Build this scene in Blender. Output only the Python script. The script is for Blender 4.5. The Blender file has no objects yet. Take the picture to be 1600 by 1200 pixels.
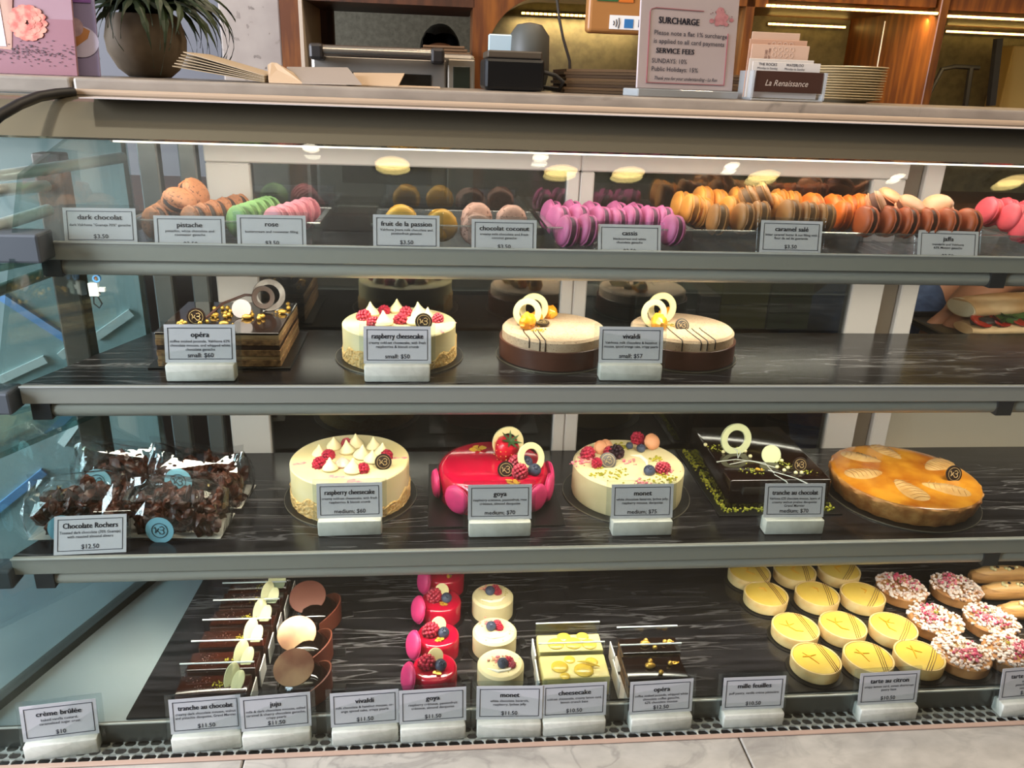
import bpy, bmesh, math, random
from mathutils import Vector, Matrix, Euler, noise
PI = math.pi
random.seed(7)
scene = bpy.context.scene
COL = scene.collection

# ------------------------------------------------------------------ camera
CAMZ = 1.38
FPX = 1247.5                                   # focal length in pixels of the 1600 x 1200 frame
RC = (Vector((0.99530, -0.09057, 0.03432)),    # camera right
      Vector((-0.00026, -0.35692, -0.93413)),  # camera down
      Vector((0.09685, 0.92973, -0.35527)))    # camera forward
cam_data = bpy.data.cameras.new('camera')
cam = bpy.data.objects.new('camera', cam_data)
COL.objects.link(cam)
r_, u_, b_ = RC[0], -RC[1], -RC[2]
cam.matrix_world = Matrix(((r_.x, u_.x, b_.x, 0), (r_.y, u_.y, b_.y, 0), (r_.z, u_.z, b_.z, CAMZ), (0, 0, 0, 1)))
cam_data.sensor_width = 36
cam_data.lens = FPX / 1600 * 36
cam_data.clip_start = 0.02
scene.camera = cam

# ------------------------------------------------------------------ view, world, large lights
scene.view_settings.view_transform = 'Standard'
scene.view_settings.look = 'None'
scene.view_settings.gamma = 1
scene.view_settings.use_curve_mapping = False
scene.view_settings.exposure = 0.0
scene.cycles.transparent_max_bounces = 40
scene.cycles.max_bounces = 8
scene.cycles.glossy_bounces = 5
scene.cycles.transmission_bounces = 6
scene.cycles.sample_clamp_indirect = 4
scene.cycles.caustics_reflective = False
scene.cycles.caustics_refractive = False

world = bpy.data.worlds.new('world')
scene.world = world
world.use_nodes = True
world.node_tree.nodes['Background'].inputs[0].default_value = (0.75, 0.80, 0.88, 1)
world.node_tree.nodes['Background'].inputs[1].default_value = 0.22

def area_light(name, loc, target, sx, sy, power, color):
    d = bpy.data.lights.new(name, 'AREA')
    d.shape = 'RECTANGLE'; d.size = sx; d.size_y = sy; d.energy = power; d.color = color
    o = bpy.data.objects.new(name, d); COL.objects.link(o)
    o.location = loc
    o.rotation_euler = (Vector(target) - Vector(loc)).to_track_quat('-Z', 'Y').to_euler()
    return o
# daylight through the shop window on the left
area_light('window_daylight', (-2.55, 0.15, 1.75), (-0.2, 0.9, 0.85), 1.9, 1.7, 230, (0.80, 0.87, 1.0))

# added fill light to brighten the dark staff aisle
area_light('aisle_fill_light', (0.6, 1.62, 2.60), (0.6, 1.62, 0), 1.2, .12, 17, (1.0, 0.82, 0.6))
# added overhead fill standing in for the shop's general light
area_light('shop_fill_light', (0.45, 0.44, 2.70), (0.45, 0.40, 0), 2.0, .28, 13, (1.0, 0.82, 0.66))

# ------------------------------------------------------------------ picture-to-place helpers (1600 x 1200 frame)
def ray(u, v):
    return RC[0] * ((u - 800) / FPX) + RC[1] * ((v - 600) / FPX) + RC[2]
def atz(u, v, z):
    r = ray(u, v); t = (z - CAMZ) / r.z
    return Vector((r.x * t, r.y * t, z))
def aty(u, v, y):
    r = ray(u, v); t = y / r.y
    return Vector((r.x * t, y, CAMZ + r.z * t))

# ------------------------------------------------------------------ mesh helpers
def T(x=0, y=0, z=0): return Matrix.Translation((x, y, z))
def RX(a): return Matrix.Rotation(a, 4, 'X')
def RY(a): return Matrix.Rotation(a, 4, 'Y')
def RZ(a): return Matrix.Rotation(a, 4, 'Z')
def SC(x, y=None, z=None):
    if y is None: y = z = x
    return Matrix.Diagonal((x, y, z, 1))
def frame(zdir, loc=(0, 0, 0)):
    return Matrix.Translation(loc) @ Vector(zdir).to_track_quat('Z', 'Y').to_matrix().to_4x4()

class MB:
    def __init__(self): self.v = []; self.f = []
    def add(self, vs, fs, M=None):
        o = len(self.v)
        self.v.extend([(M @ Vector(p)) if M else Vector(p) for p in vs])
        self.f.extend([tuple(i + o for i in f) for f in fs])
        return self
    def addbm(self, bm, M=None):
        bm.verts.index_update()
        self.add([v.co.copy() for v in bm.verts], [[v.index for v in f.verts] for f in bm.faces], M)
        bm.free(); return self
    def box(self, x0, x1, y0, y1, z0, z1, M=None):
        vs = [(x, y, z) for x in (x0, x1) for y in (y0, y1) for z in (z0, z1)]
        return self.add(vs, [(0, 1, 3, 2), (4, 6, 7, 5), (0, 4, 5, 1), (2, 3, 7, 6), (0, 2, 6, 4), (1, 5, 7, 3)], M)
    def rbox(self, x0, x1, y0, y1, z0, z1, r=0.002, seg=2, M=None):
        bm = bmesh.new(); bmesh.ops.create_cube(bm, size=1)
        for v in bm.verts:
            v.co = Vector((x0 + (v.co.x + .5) * (x1 - x0), y0 + (v.co.y + .5) * (y1 - y0), z0 + (v.co.z + .5) * (z1 - z0)))
        bmesh.ops.bevel(bm, geom=bm.edges[:], offset=r, segments=seg, profile=.5, affect='EDGES')
        return self.addbm(bm, M)
    def lathe(self, prof, n=32, M=None, jit=None, close=False):
        # prof: list of (radius, z); ends with radius 0 are capped to a point
        vs, fs, rings = [], [], []
        for r, z in prof:
            if r <= 1e-7:
                rings.append([len(vs)]); vs.append((0, 0, z))
            else:
                ring = []
                for i in range(n):
                    a = 2 * PI * i / n
                    rr = r + (jit(a, r, z) if jit else 0)
                    ring.append(len(vs)); vs.append((rr * math.cos(a), rr * math.sin(a), z))
                rings.append(ring)
        pairs = list(zip(rings, rings[1:]))
        if close: pairs.append((rings[-1], rings[0]))
        for a, b in pairs:
            if len(a) == 1 and len(b) == 1: continue
            for i in range(n):
                j = (i + 1) % n
                if len(a) == 1: fs.append((a[0], b[j], b[i]))
                elif len(b) == 1: fs.append((a[i], a[j], b[0]))
                else: fs.append((a[i], a[j], b[j], b[i]))
        return self.add(vs, fs, M)
    def tube(self, pts, r, n=8, M=None, caps=True):
        pts = [Vector(p) for p in pts]
        vs, fs, rings = [], [], []
        ref = None
        for i, p in enumerate(pts):
            d = (pts[min(i + 1, len(pts) - 1)] - pts[max(i - 1, 0)]).normalized()
            if ref is None:
                ref = d.orthogonal().normalized()
            ref = (ref - d * ref.dot(d)); ref = ref.normalized() if ref.length > 1e-6 else d.orthogonal().normalized()
            bn = d.cross(ref)
            rr = r[i] if isinstance(r, (list, tuple)) else r
            ring = []
            for k in range(n):
                a = 2 * PI * k / n
                ring.append(len(vs)); vs.append(p + ref * (rr * math.cos(a)) + bn * (rr * math.sin(a)))
            rings.append(ring)
        for a, b in zip(rings, rings[1:]):
            for k in range(n):
                j = (k + 1) % n; fs.append((a[k], a[j], b[j], b[k]))
        if caps:
            fs.append(tuple(reversed(rings[0]))); fs.append(tuple(rings[-1]))
        return self.add(vs, fs, M)
    def ball(self, r=1, M=None, sub=2, jit=0, fr=3.0, seed=0):
        bm = bmesh.new(); bmesh.ops.create_icosphere(bm, subdivisions=sub, radius=r)
        if jit:
            for v in bm.verts:
                n_ = noise.noise(v.co / r * fr + Vector((seed * 3.7, seed * 1.3, seed)))
                v.co *= 1 + jit * n_
        return self.addbm(bm, M)
    def prism(self, pts, z0, z1, M=None):
        n = len(pts)
        vs = [(x, y, z0) for x, y in pts] + [(x, y, z1) for x, y in pts]
        fs = [tuple(range(n - 1, -1, -1)), tuple(range(n, 2 * n))] + [(i, (i + 1) % n, n + (i + 1) % n, n + i) for i in range(n)]
        return self.add(vs, fs, M)
    def ring(self, ro, ri, z0, z1, n=40, M=None):
        return self.lathe([(ri, z0), (ro, z0), (ro, z1), (ri, z1)], n, M, close=True)
    def mesh(self, name, mat=None, smooth=False, angle=40):
        me = bpy.data.meshes.new(name)
        me.from_pydata([tuple(p) for p in self.v], [], self.f)
        if mat: me.materials.append(mat)
        me.update()
        if smooth:
            me.polygons.foreach_set('use_smooth', [True] * len(me.polygons))
            try: me.set_sharp_from_angle(angle=math.radians(angle))
            except Exception: pass
        return me
    def build(self, name, mat, parent=None, loc=None, rot=None, smooth=False, angle=40):
        return link(name, self.mesh(name, mat, smooth, angle), parent, loc, rot)

def link(name, me, parent=None, loc=None, rot=None, scale=None):
    o = bpy.data.objects.new(name, me); COL.objects.link(o)
    if parent: o.parent = parent
    if loc is not None: o.location = loc
    if rot is not None: o.rotation_euler = rot
    if scale is not None: o.scale = (scale,) * 3 if isinstance(scale, (int, float)) else scale
    return o
def tag(o, label=None, cat=None, group=None, kind=None):
    if label: o['label'] = label
    if cat: o['category'] = cat
    if group: o['group'] = group
    if kind: o['kind'] = kind
    return o
def thing(name, label, cat, loc=(0, 0, 0), rz=0, group=None):
    o = bpy.data.objects.new(name, None); COL.objects.link(o)
    o.empty_display_size = 0.02
    o.location = loc; o.rotation_euler = (0, 0, rz)
    return tag(o, label, cat, group)
KIDS = {}
def children(o): return [c for c in bpy.data.objects if c.parent == o]
def copy_tree(root, kids, loc, rot, label, group=None):
    r = root.copy(); COL.objects.link(r)
    r.location = loc; r.rotation_euler = rot
    r['label'] = label
    if group: r['group'] = group
    for c, subs in kids:
        k = c.copy(); COL.objects.link(k); k.parent = r
        for s in subs:
            q = s.copy(); COL.objects.link(q); q.parent = k
    return r
def kids_of(root):
    allo = list(bpy.data.objects)
    ch = [o for o in allo if o.parent == root]
    return [(c, [o for o in allo if o.parent == c]) for c in ch]
def ordinal(n):
    return ['first', 'second', 'third', 'fourth', 'fifth', 'sixth', 'seventh', 'eighth', 'ninth', 'tenth', 'eleventh', 'twelfth',
            'thirteenth', 'fourteenth', 'fifteenth', 'sixteenth', 'seventeenth', 'eighteenth'][n]

# lettering is collected and turned into meshes in one go at the end
PENDING = []
def lettering(parent, name, mat, lines, M=None):
    """lines: (text, size, x, y, max_width, bold, align)"""
    PENDING.append((parent, name, mat, lines, M))
def flush_lettering():
    jobs = []
    for (parent, name, mat, lines, M) in PENDING:
        for ln in lines:
            text, size, x, y, mw, bold, al = ln[:7]
            cu = bpy.data.curves.new('tmp_text', 'FONT')
            cu.body = text; cu.size = size; cu.align_x = al; cu.align_y = 'CENTER'
            cu.resolution_u = 2
            cu.offset = 0 if bold > .02 else bold * size
            if len(ln) > 7: cu.shear = ln[7]
            o = bpy.data.objects.new('tmp_text', cu); COL.objects.link(o)
            jobs.append(o)
    bpy.context.view_layer.update()
    dg = bpy.context.evaluated_depsgraph_get()
    i = 0
    for (parent, name, mat, lines, M) in PENDING:
        mb = MB()
        for ln in lines:
            text, size, x, y, mw = ln[:5]
            me = bpy.data.meshes.new_from_object(jobs[i].evaluated_get(dg)); i += 1
            if not me.vertices: continue
            xs = [v.co.x for v in me.vertices]; w = max(xs) - min(xs)
            s = min(1, mw / w) if mw else 1
            for dx in ((-.022, 0, .022, .040) if ln[5] > .02 else (0,)):   # heavy uprights, thin level strokes
                mb.add([(v.co.x * s + x + dx * size, v.co.y + y, 0) for v in me.vertices], [tuple(p.vertices) for p in me.polygons], M)
            bpy.data.meshes.remove(me)
        mb.build(name, mat, parent)
    for o in jobs:
        cu = o.data; bpy.data.objects.remove(o); bpy.data.curves.remove(cu)

# ------------------------------------------------------------------ materials
def lin(c):
    if isinstance(c, str):
        c = [int(c[i:i + 2], 16) / 255 for i in (0, 2, 4)]
        c = [x / 12.92 if x <= .04045 else ((x + .055) / 1.055) ** 2.4 for x in c]
    return (c[0], c[1], c[2], 1)
MATS = {}
def mat(name, col, rough=.5, metal=0, spec=.5, coat=0, col2=None, scale=30, detail=3, lo=.4, hi=.65, bump=0, bscale=None, sss=0, stretch=None, emit=0, sheen=0, alpha=None, ior=None):
    if name in MATS: return MATS[name]
    m = bpy.data.materials.new(name); m.use_nodes = True
    nt = m.node_tree; N = nt.nodes; L = nt.links
    b = N['Principled BSDF']
    b.inputs['Base Color'].default_value = lin(col)
    b.inputs['Roughness'].default_value = rough
    b.inputs['Metallic'].default_value = metal
    b.inputs['Specular IOR Level'].default_value = spec
    if ior: b.inputs['IOR'].default_value = ior
    if coat: b.inputs['Coat Weight'].default_value = coat; b.inputs['Coat Roughness'].default_value = .04
    if sheen: b.inputs['Sheen Weight'].default_value = sheen
    if sss:
        b.inputs['Subsurface Weight'].default_value = sss
        b.inputs['Subsurface Scale'].default_value = .004
        b.inputs['Subsurface Radius'].default_value = (1, .6, .4)
    if emit:
        b.inputs['Emission Color'].default_value = lin(col); b.inputs['Emission Strength'].default_value = emit
    if col2 is not None or bump:
        tc = N.new('ShaderNodeTexCoord'); mp = N.new('ShaderNodeMapping')
        L.new(tc.outputs['Object'], mp.inputs['Vector'])
        if stretch: mp.inputs['Scale'].default_value = stretch
    if col2 is not None:
        nz = N.new('ShaderNodeTexNoise'); nz.inputs['Scale'].default_value = scale; nz.inputs['Detail'].default_value = detail
        rp = N.new('ShaderNodeValToRGB')
        rp.color_ramp.elements[0].position = lo; rp.color_ramp.elements[0].color = lin(col)
        rp.color_ramp.elements[1].position = hi; rp.color_ramp.elements[1].color = lin(col2)
        L.new(mp.outputs[0], nz.inputs['Vector']); L.new(nz.outputs[0], rp.inputs[0]); L.new(rp.outputs[0], b.inputs['Base Color'])
    if bump:
        nb = N.new('ShaderNodeTexNoise'); nb.inputs['Scale'].default_value = bscale or scale * 2; nb.inputs['Detail'].default_value = 4
        bp = N.new('ShaderNodeBump'); bp.inputs['Strength'].default_value = bump; bp.inputs['Distance'].default_value = .002
        L.new(mp.outputs[0], nb.inputs['Vector']); L.new(nb.outputs[0], bp.inputs['Height']); L.new(bp.outputs[0], b.inputs['Normal'])
    MATS[name] = m
    return m
def clear(name, tint='ffffff', refl=1.0, rough=0.0, extra=0.0, ior=1.5, bump=0, bscale=40, haze=0):
    """thin clear sheet: what the Fresnel law does not mirror passes straight through"""
    if name in MATS: return MATS[name]
    m = bpy.data.materials.new(name); m.use_nodes = True
    nt = m.node_tree; N = nt.nodes; L = nt.links
    N.remove(N['Principled BSDF'])
    out = N['Material Output']
    tr = N.new('ShaderNodeBsdfTransparent'); tr.inputs[0].default_value = lin(tint)
    gl = N.new('ShaderNodeBsdfGlossy'); gl.inputs['Roughness'].default_value = rough
    # Schlick's law on |cos|, the same from either side of the sheet
    geo = N.new('ShaderNodeNewGeometry')
    dt = N.new('ShaderNodeVectorMath'); dt.operation = 'DOT_PRODUCT'
    L.new(geo.outputs['Incoming'], dt.inputs[0]); L.new(geo.outputs['Normal'], dt.inputs[1])
    ab = N.new('ShaderNodeMath'); ab.operation = 'ABSOLUTE'; L.new(dt.outputs['Value'], ab.inputs[0])
    om = N.new('ShaderNodeMath'); om.operation = 'SUBTRACT'; om.inputs[0].default_value = 1; L.new(ab.outputs[0], om.inputs[1])
    pw = N.new('ShaderNodeMath'); pw.operation = 'POWER'; pw.inputs[1].default_value = 5; L.new(om.outputs[0], pw.inputs[0])
    f0 = ((ior - 1) / (ior + 1)) ** 2
    mu = N.new('ShaderNodeMath'); mu.operation = 'MULTIPLY_ADD'; mu.inputs[1].default_value = (1 - f0) * refl; mu.inputs[2].default_value = f0 * refl + extra; mu.use_clamp = True
    L.new(pw.outputs[0], mu.inputs[0])
    mx = N.new('ShaderNodeMixShader')
    L.new(mu.outputs[0], mx.inputs[0])
    L.new(tr.outputs[0], mx.inputs[1]); L.new(gl.outputs[0], mx.inputs[2])
    last = mx
    if haze:
        df = N.new('ShaderNodeBsdfDiffuse'); df.inputs[0].default_value = lin('dfe8ea')
        m2 = N.new('ShaderNodeMixShader'); m2.inputs[0].default_value = haze
        L.new(mx.outputs[0], m2.inputs[1]); L.new(df.outputs[0], m2.inputs[2]); last = m2
    L.new(last.outputs[0], out.inputs[0])
    if bump:
        tc = N.new('ShaderNodeTexCoord'); nb = N.new('ShaderNodeTexNoise'); nb.inputs['Scale'].default_value = bscale
        bp = N.new('ShaderNodeBump'); bp.inputs['Strength'].default_value = bump; bp.inputs['Distance'].default_value = .004
        L.new(tc.outputs['Object'], nb.inputs['Vector']); L.new(nb.outputs[0], bp.inputs['Height'])
        L.new(bp.outputs[0], gl.inputs['Normal']); L.new(bp.outputs[0], dt.inputs[1])
    MATS[name] = m
    return m
def emission(name, col, strength):
    if name in MATS: return MATS[name]
    m = bpy.data.materials.new(name); m.use_nodes = True
    N = m.node_tree.nodes; N.remove(N['Principled BSDF'])
    e = N.new('ShaderNodeEmission'); e.inputs[0].default_value = lin(col); e.inputs[1].default_value = strength
    m.node_tree.links.new(e.outputs[0], N['Material Output'].inputs[0])
    MATS[name] = m
    return m
def veined(name, base, base2, vein, scale=(2, 6, 6), vscale=3.0, width=.03, rough=.25, spec=.5, vein_mix=.8, dist=1.2, bump=0):
    """stone: two-tone ground, thin bright or dark veins where a noise crosses one half"""
    if name in MATS: return MATS[name]
    m = bpy.data.materials.new(name); m.use_nodes = True
    nt = m.node_tree; N = nt.nodes; L = nt.links; b = N['Principled BSDF']
    b.inputs['Roughness'].default_value = rough; b.inputs['Specular IOR Level'].default_value = spec
    tc = N.new('ShaderNodeTexCoord'); mp = N.new('ShaderNodeMapping'); mp.inputs['Scale'].default_value = scale
    L.new(tc.outputs['Object'], mp.inputs[0])
    n1 = N.new('ShaderNodeTexNoise'); n1.inputs['Scale'].default_value = vscale * 2.5; n1.inputs['Detail'].default_value = 6
    r1 = N.new('ShaderNodeValToRGB'); r1.color_ramp.elements[0].position = .35; r1.color_ramp.elements[1].position = .7
    r1.color_ramp.elements[0].color = lin(base); r1.color_ramp.elements[1].color = lin(base2)
    n2 = N.new('ShaderNodeTexNoise'); n2.inputs['Scale'].default_value = vscale; n2.inputs['Detail'].default_value = 7; n2.inputs['Distortion'].default_value = dist
    r2 = N.new('ShaderNodeValToRGB')
    els = r2.color_ramp.elements
    els[0].position = .5 - width; els[0].color = (0, 0, 0, 1); els[1].position = .5; els[1].color = (1, 1, 1, 1)
    e = els.new(.5 + width); e.color = (0, 0, 0, 1)
    n3 = N.new('ShaderNodeTexNoise'); n3.inputs['Scale'].default_value = vscale * .8
    r3 = N.new('ShaderNodeValToRGB'); r3.color_ramp.elements[0].position = .42; r3.color_ramp.elements[1].position = .66
    mu = N.new('ShaderNodeMath'); mu.operation = 'MULTIPLY'
    mu2 = N.new('ShaderNodeMath'); mu2.operation = 'MULTIPLY'; mu2.inputs[1].default_value = vein_mix
    mix = N.new('ShaderNodeMix'); mix.data_type = 'RGBA'; mix.inputs[7].default_value = lin(vein)
    for n_ in (n1, n2): L.new(mp.outputs[0], n_.inputs['Vector'])
    L.new(tc.outputs['Object'], n3.inputs['Vector'])
    L.new(n1.outputs[0], r1.inputs[0]); L.new(n2.outputs[0], r2.inputs[0]); L.new(n3.outputs[0], r3.inputs[0])
    L.new(r2.outputs[0], mu.inputs[0]); L.new(r3.outputs[0], mu.inputs[1]); L.new(mu.outputs[0], mu2.inputs[0])
    L.new(mu2.outputs[0], mix.inputs[0]); L.new(r1.outputs[0], mix.inputs[6]); L.new(mix.outputs[2], b.inputs['Base Color'])
    MATS[name] = m
    return m
def speckled(name, base, spot, scale=60, thr=.62, rough=.6, base2=None, spec=.4, soft=.04, bump=0, coat=0):
    """plain ground with small separate flecks"""
    if name in MATS: return MATS[name]
    m = bpy.data.materials.new(name); m.use_nodes = True
    nt = m.node_tree; N = nt.nodes; L = nt.links; b = N['Principled BSDF']
    b.inputs['Roughness'].default_value = rough; b.inputs['Specular IOR Level'].default_value = spec
    if coat: b.inputs['Coat Weight'].default_value = coat
    tc = N.new('ShaderNodeTexCoord')
    n1 = N.new('ShaderNodeTexNoise'); n1.inputs['Scale'].default_value = scale; n1.inputs['Detail'].default_value = 2
    r1 = N.new('ShaderNodeValToRGB'); r1.color_ramp.elements[0].position = thr; r1.color_ramp.elements[1].position = thr + soft
    r1.color_ramp.elements[1].color = lin(spot)
    r1.color_ramp.elements[0].color = lin(base)
    L.new(tc.outputs['Object'], n1.inputs['Vector']); L.new(n1.outputs[0], r1.inputs[0])
    if base2:
        n2 = N.new('ShaderNodeTexNoise'); n2.inputs['Scale'].default_value = scale * .25; n2.inputs['Detail'].default_value = 3
        mix = N.new('ShaderNodeMix'); mix.data_type = 'RGBA'; mix.inputs[7].default_value = lin(base2)
        r2 = N.new('ShaderNodeValToRGB'); r2.color_ramp.elements[0].position = .4; r2.color_ramp.elements[1].position = .7
        L.new(tc.outputs['Object'], n2.inputs['Vector']); L.new(n2.outputs[0], r2.inputs[0]); L.new(r2.outputs[0], mix.inputs[0])
        L.new(r1.outputs[0], mix.inputs[6]); L.new(mix.outputs[2], b.inputs['Base Color'])
    else:
        L.new(r1.outputs[0], b.inputs['Base Color'])
    if bump:
        bp = N.new('ShaderNodeBump'); bp.inputs['Strength'].default_value = bump; bp.inputs['Distance'].default_value = .002
        L.new(n1.outputs[0], bp.inputs['Height']); L.new(bp.outputs[0], b.inputs['Normal'])
    MATS[name] = m
    return m
# ------------------------------------------------------------------ common materials
M_STEEL = mat('steel_grey', '8b8f90', .38, .75, col2='7c8081', scale=8)
M_EDGE = mat('shelf_edge_metal', 'a5a39b', .45, .15)
M_TUBE = mat('light_tube_cover', 'bdb9af', .35, .1)
M_FRAME = mat('door_frame_white', 'cdc4c0', .45)
M_DARKPL = mat('dark_plastic', '2b2c30', .5)
M_DMARBLE = veined('dark_marble', '0e0d0f', '29272a', '9a9698', scale=(1.5, 16, 16), vscale=3.0, width=.022, rough=.2, vein_mix=.48, dist=.5)
M_WMARBLE = veined('white_marble', 'b9b3a8', 'a39d93', '66625e', scale=(6, 9, 6), vscale=1.6, width=.05, rough=.35, vein_mix=.6)
M_CMARBLE = veined('counter_marble', '9c9184', '857b70', '454039', scale=(3, 5, 5), vscale=2.0, width=.04, rough=.32, vein_mix=.7)
M_BLOCK = veined('card_block_marble', 'e4e2d8', 'd3d0c4', '8b8880', scale=(9, 9, 9), vscale=2.4, width=.05, rough=.4, vein_mix=.5)
M_GLASS = clear('front_glass', 'fbfdfc', 1.0)
M_BACKGLASS = clear('door_glass', 'c9cfcf', 2.6, extra=.12)
M_SIDEGLASS = clear('side_glass', 'e6f1f0', 2.0, extra=.08)
M_ACRYL = clear('clear_acrylic', 'f4f8fa', 1.4, extra=.01)
M_GREENEDGE = mat('green_glass_edge', '2f6a5c', .15)
M_BLACK = mat('matte_black', '0c0c0d', .55)
M_BOARD = mat('cake_board_black', '141314', .35)
M_WOOD = mat('walnut_wood', '5e3318', .42, col2='88501f', scale=9, detail=6, stretch=(6, 6, .7))
M_WOOD2 = mat('walnut_dark', '3a2112', .45, col2='55301a', scale=9, detail=6, stretch=(5, 5, .6))
M_WALL = speckled('wall_speckle', '8f8a78', '6d6858', 160, .52, .8, base2='a29c88', soft=.2)
M_TERRAZZO = speckled('terrazzo', 'a89b90', '4d4038', 55, .67, .5, base2='9a8d83', soft=.02)
M_PAPER = mat('white_paper', 'e9e6e2', .7)
M_INK = mat('card_ink', '2a2c3a', .7)

# ------------------------------------------------------------------ levels of the display case
Z1, Z2, Z3, ZB, ZV = 1.1812, 1.0241, 0.8231, 0.636, 0.605
Z1S = Z1 - .011                                # the macaron shelf lies below its raised lip
YF = {1: 1.0, 2: .9258, 3: .8714}
YBACK = 1.16
def side_x(y): return -.405 - (YBACK - y) * .385   # splayed glass side on the left

# ------------------------------------------------------------------ room
def struct(mb, name, m, **k):
    return tag(mb.build(name, m, **k), kind='structure')
M_FLOOR = mat('shop_floor', '6d665d', .4, col2='7d756a', scale=3)
M_CEIL = mat('ceiling_paint', 'b9b0a2', .8)
M_WARM = mat('shop_wall_paint', 'a08f78', .8, col2='93836d', scale=2)
struct(MB().box(-2.7, 3.4, -3.3, 4.8, -.1, 0), 'floor', M_FLOOR)
struct(MB().box(-2.7, 3.4, -3.3, 4.8, 2.75, 2.85), 'ceiling', M_CEIL)
struct(MB().box(-2.7, 3.4, 4.7, 4.8, 0, 2.75), 'wall_back', M_WALL)
struct(MB().box(3.3, 3.4, -3.3, 4.7, 0, 2.75), 'wall_right', M_WARM)
struct(MB().box(-2.7, 3.3, -3.3, -3.2, 0, 2.75), 'wall_front', M_WARM)
wl = MB(); wl.box(-2.7, -2.6, -3.2, -.9, 0, 2.75); wl.box(-2.7, -2.6, 1.2, 4.7, 0, 2.75); wl.box(-2.7, -2.6, -.9, 1.2, 0, .8); wl.box(-2.7, -2.6, -.9, 1.2, 2.6, 2.75)
struct(wl, 'wall_left', M_WARM)
w1 = struct(MB().box(-2.68, -2.66, -.9, 1.2, .8, 2.6), 'window_1', clear('window_pane', 'ffffff'))
wf = MB()
for y in (-.9, .13, 1.16): wf.box(-2.7, -2.63, y, y + .04, .8, 2.6)
for z in (.8, 2.56): wf.box(-2.7, -2.63, -.9, 1.2, z, z + .04)
wf.build('window_frame', M_DARKPL, w1)

# ceiling lamps: where the ones mirrored in the slanted front glass hang
# the front glass: a flat slant that bends back more and more above the second shelf
PROF = [(.766, .606, .348), (.8231 * 0 + .845, .8231, .348), (.9455, 1.10, .348)]
y_, z_ = .9455, 1.10
for k in range(1, 13):
    an = .348 + .21 * (k - .5) / 12
    z_ += .1985 / 12; y_ += math.tan(an) * .1985 / 12
    PROF.append((y_, z_, .348 + .21 * k / 12))
def mirrored(u, v, zc):
    d = ray(u, v); o = Vector((0, 0, CAMZ)); p = an = None
    for (ya, za, aa), (yb, zb, ab_) in zip(PROF, PROF[1:]):
        n = Vector((0, -(zb - za), yb - ya)); q = o + d * ((Vector((0, ya, za)) - o).dot(n) / d.dot(n))
        if za - .004 <= q.z <= zb + .004:
            f = (q.z - za) / (zb - za); p = q; an = aa + (ab_ - aa) * f; break
    if p is None: p = o + d * (PROF[-1][0] / d.y); an = PROF[-1][2]
    n = Vector((0, -math.cos(an), math.sin(an)))
    r = d - 2 * d.dot(n) * n
    return p + r * ((zc - p.z) / r.z)
L_WARM = emission('lamp_glow_warm', 'ffd98a', 11)
L_COOL = emission('lamp_glow_white', 'fff3dc', 16)
def lamp(u, v, rad, m, label, k):
    p = mirrored(u, v, 2.70)
    t = thing('ceiling_lamp', label, 'lamp', (p.x, p.y, 2.70), 0, 'ceiling lamps')
    MB().lathe([(rad + .012, 0), (rad + .012, .05), (rad, .05), (rad, 0)], 32, close=True).build('rim', M_DARKPL, t, smooth=True)
    MB().lathe([(0, .012), (rad, .012), (rad, .02), (0, .02)], 32).build('diffuser', m, t)
for k, (u, v) in enumerate(((613, 256), (877, 267), (983, 270), (1195, 275), (1585, 283))):
    lamp(u, v, .058, L_WARM, f'warm round ceiling lamp over the shop floor, {ordinal(k)} from the window', k)
for k, (u, v) in enumerate(((485, 236), (845, 249), (1145, 261), (1405, 276))):
    lamp(u, v, .028, L_COOL, f'small white ceiling spotlight over the shop floor, {ordinal(k)} from the window', k)

lp = thing('shop_fill_panel', 'long added fill light panel above the customers', 'lamp', (.45, .44, 2.70))  # made-up panel around the overhead fill
al = thing('aisle_fill', 'narrow added fill light over the staff aisle behind the counter', 'lamp', (.6, 1.62, 2.61))  # made-up fixture for the aisle fill
MB().rbox(-.62, .62, -.07, .07, 0, .05, .006, 2).build('added_fill_housing', M_DARKPL, al)
for x in (-.5, .5): MB().tube([(x, 0, .05), (x, 0, .14)], .004, 6).build('added_fill_hanger', M_DARKPL, al)
pf = MB()
for (x0, x1, y0, y1) in ((-1.03, 1.03, -.20, -.18), (-1.03, 1.03, .18, .20), (-1.03, -1.01, -.18, .18), (1.01, 1.03, -.18, .18)): pf.box(x0, x1, y0, y1, -.01, .05)
pf.build('fill_frame', M_DARKPL, lp)
MB().box(-1.01, 1.01, -.18, .18, .005, .012).build('fill_diffuser', emission('fill_glow', 'ffe6c0', 3), lp)
# ------------------------------------------------------------------ display case
case = thing('display_case', 'long refrigerated cake display case with slanted glass front and three shelves', 'display case', (.2, .96, 0))
def part(mb, name, m, parent=case, smooth=False, angle=40):
    o = mb.build(name, m, None, smooth=smooth, angle=angle)
    o.parent = parent
    q = parent; off = Vector()
    while q: off += q.location; q = q.parent
    o.location = -off
    return o
XR = 1.36
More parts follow.
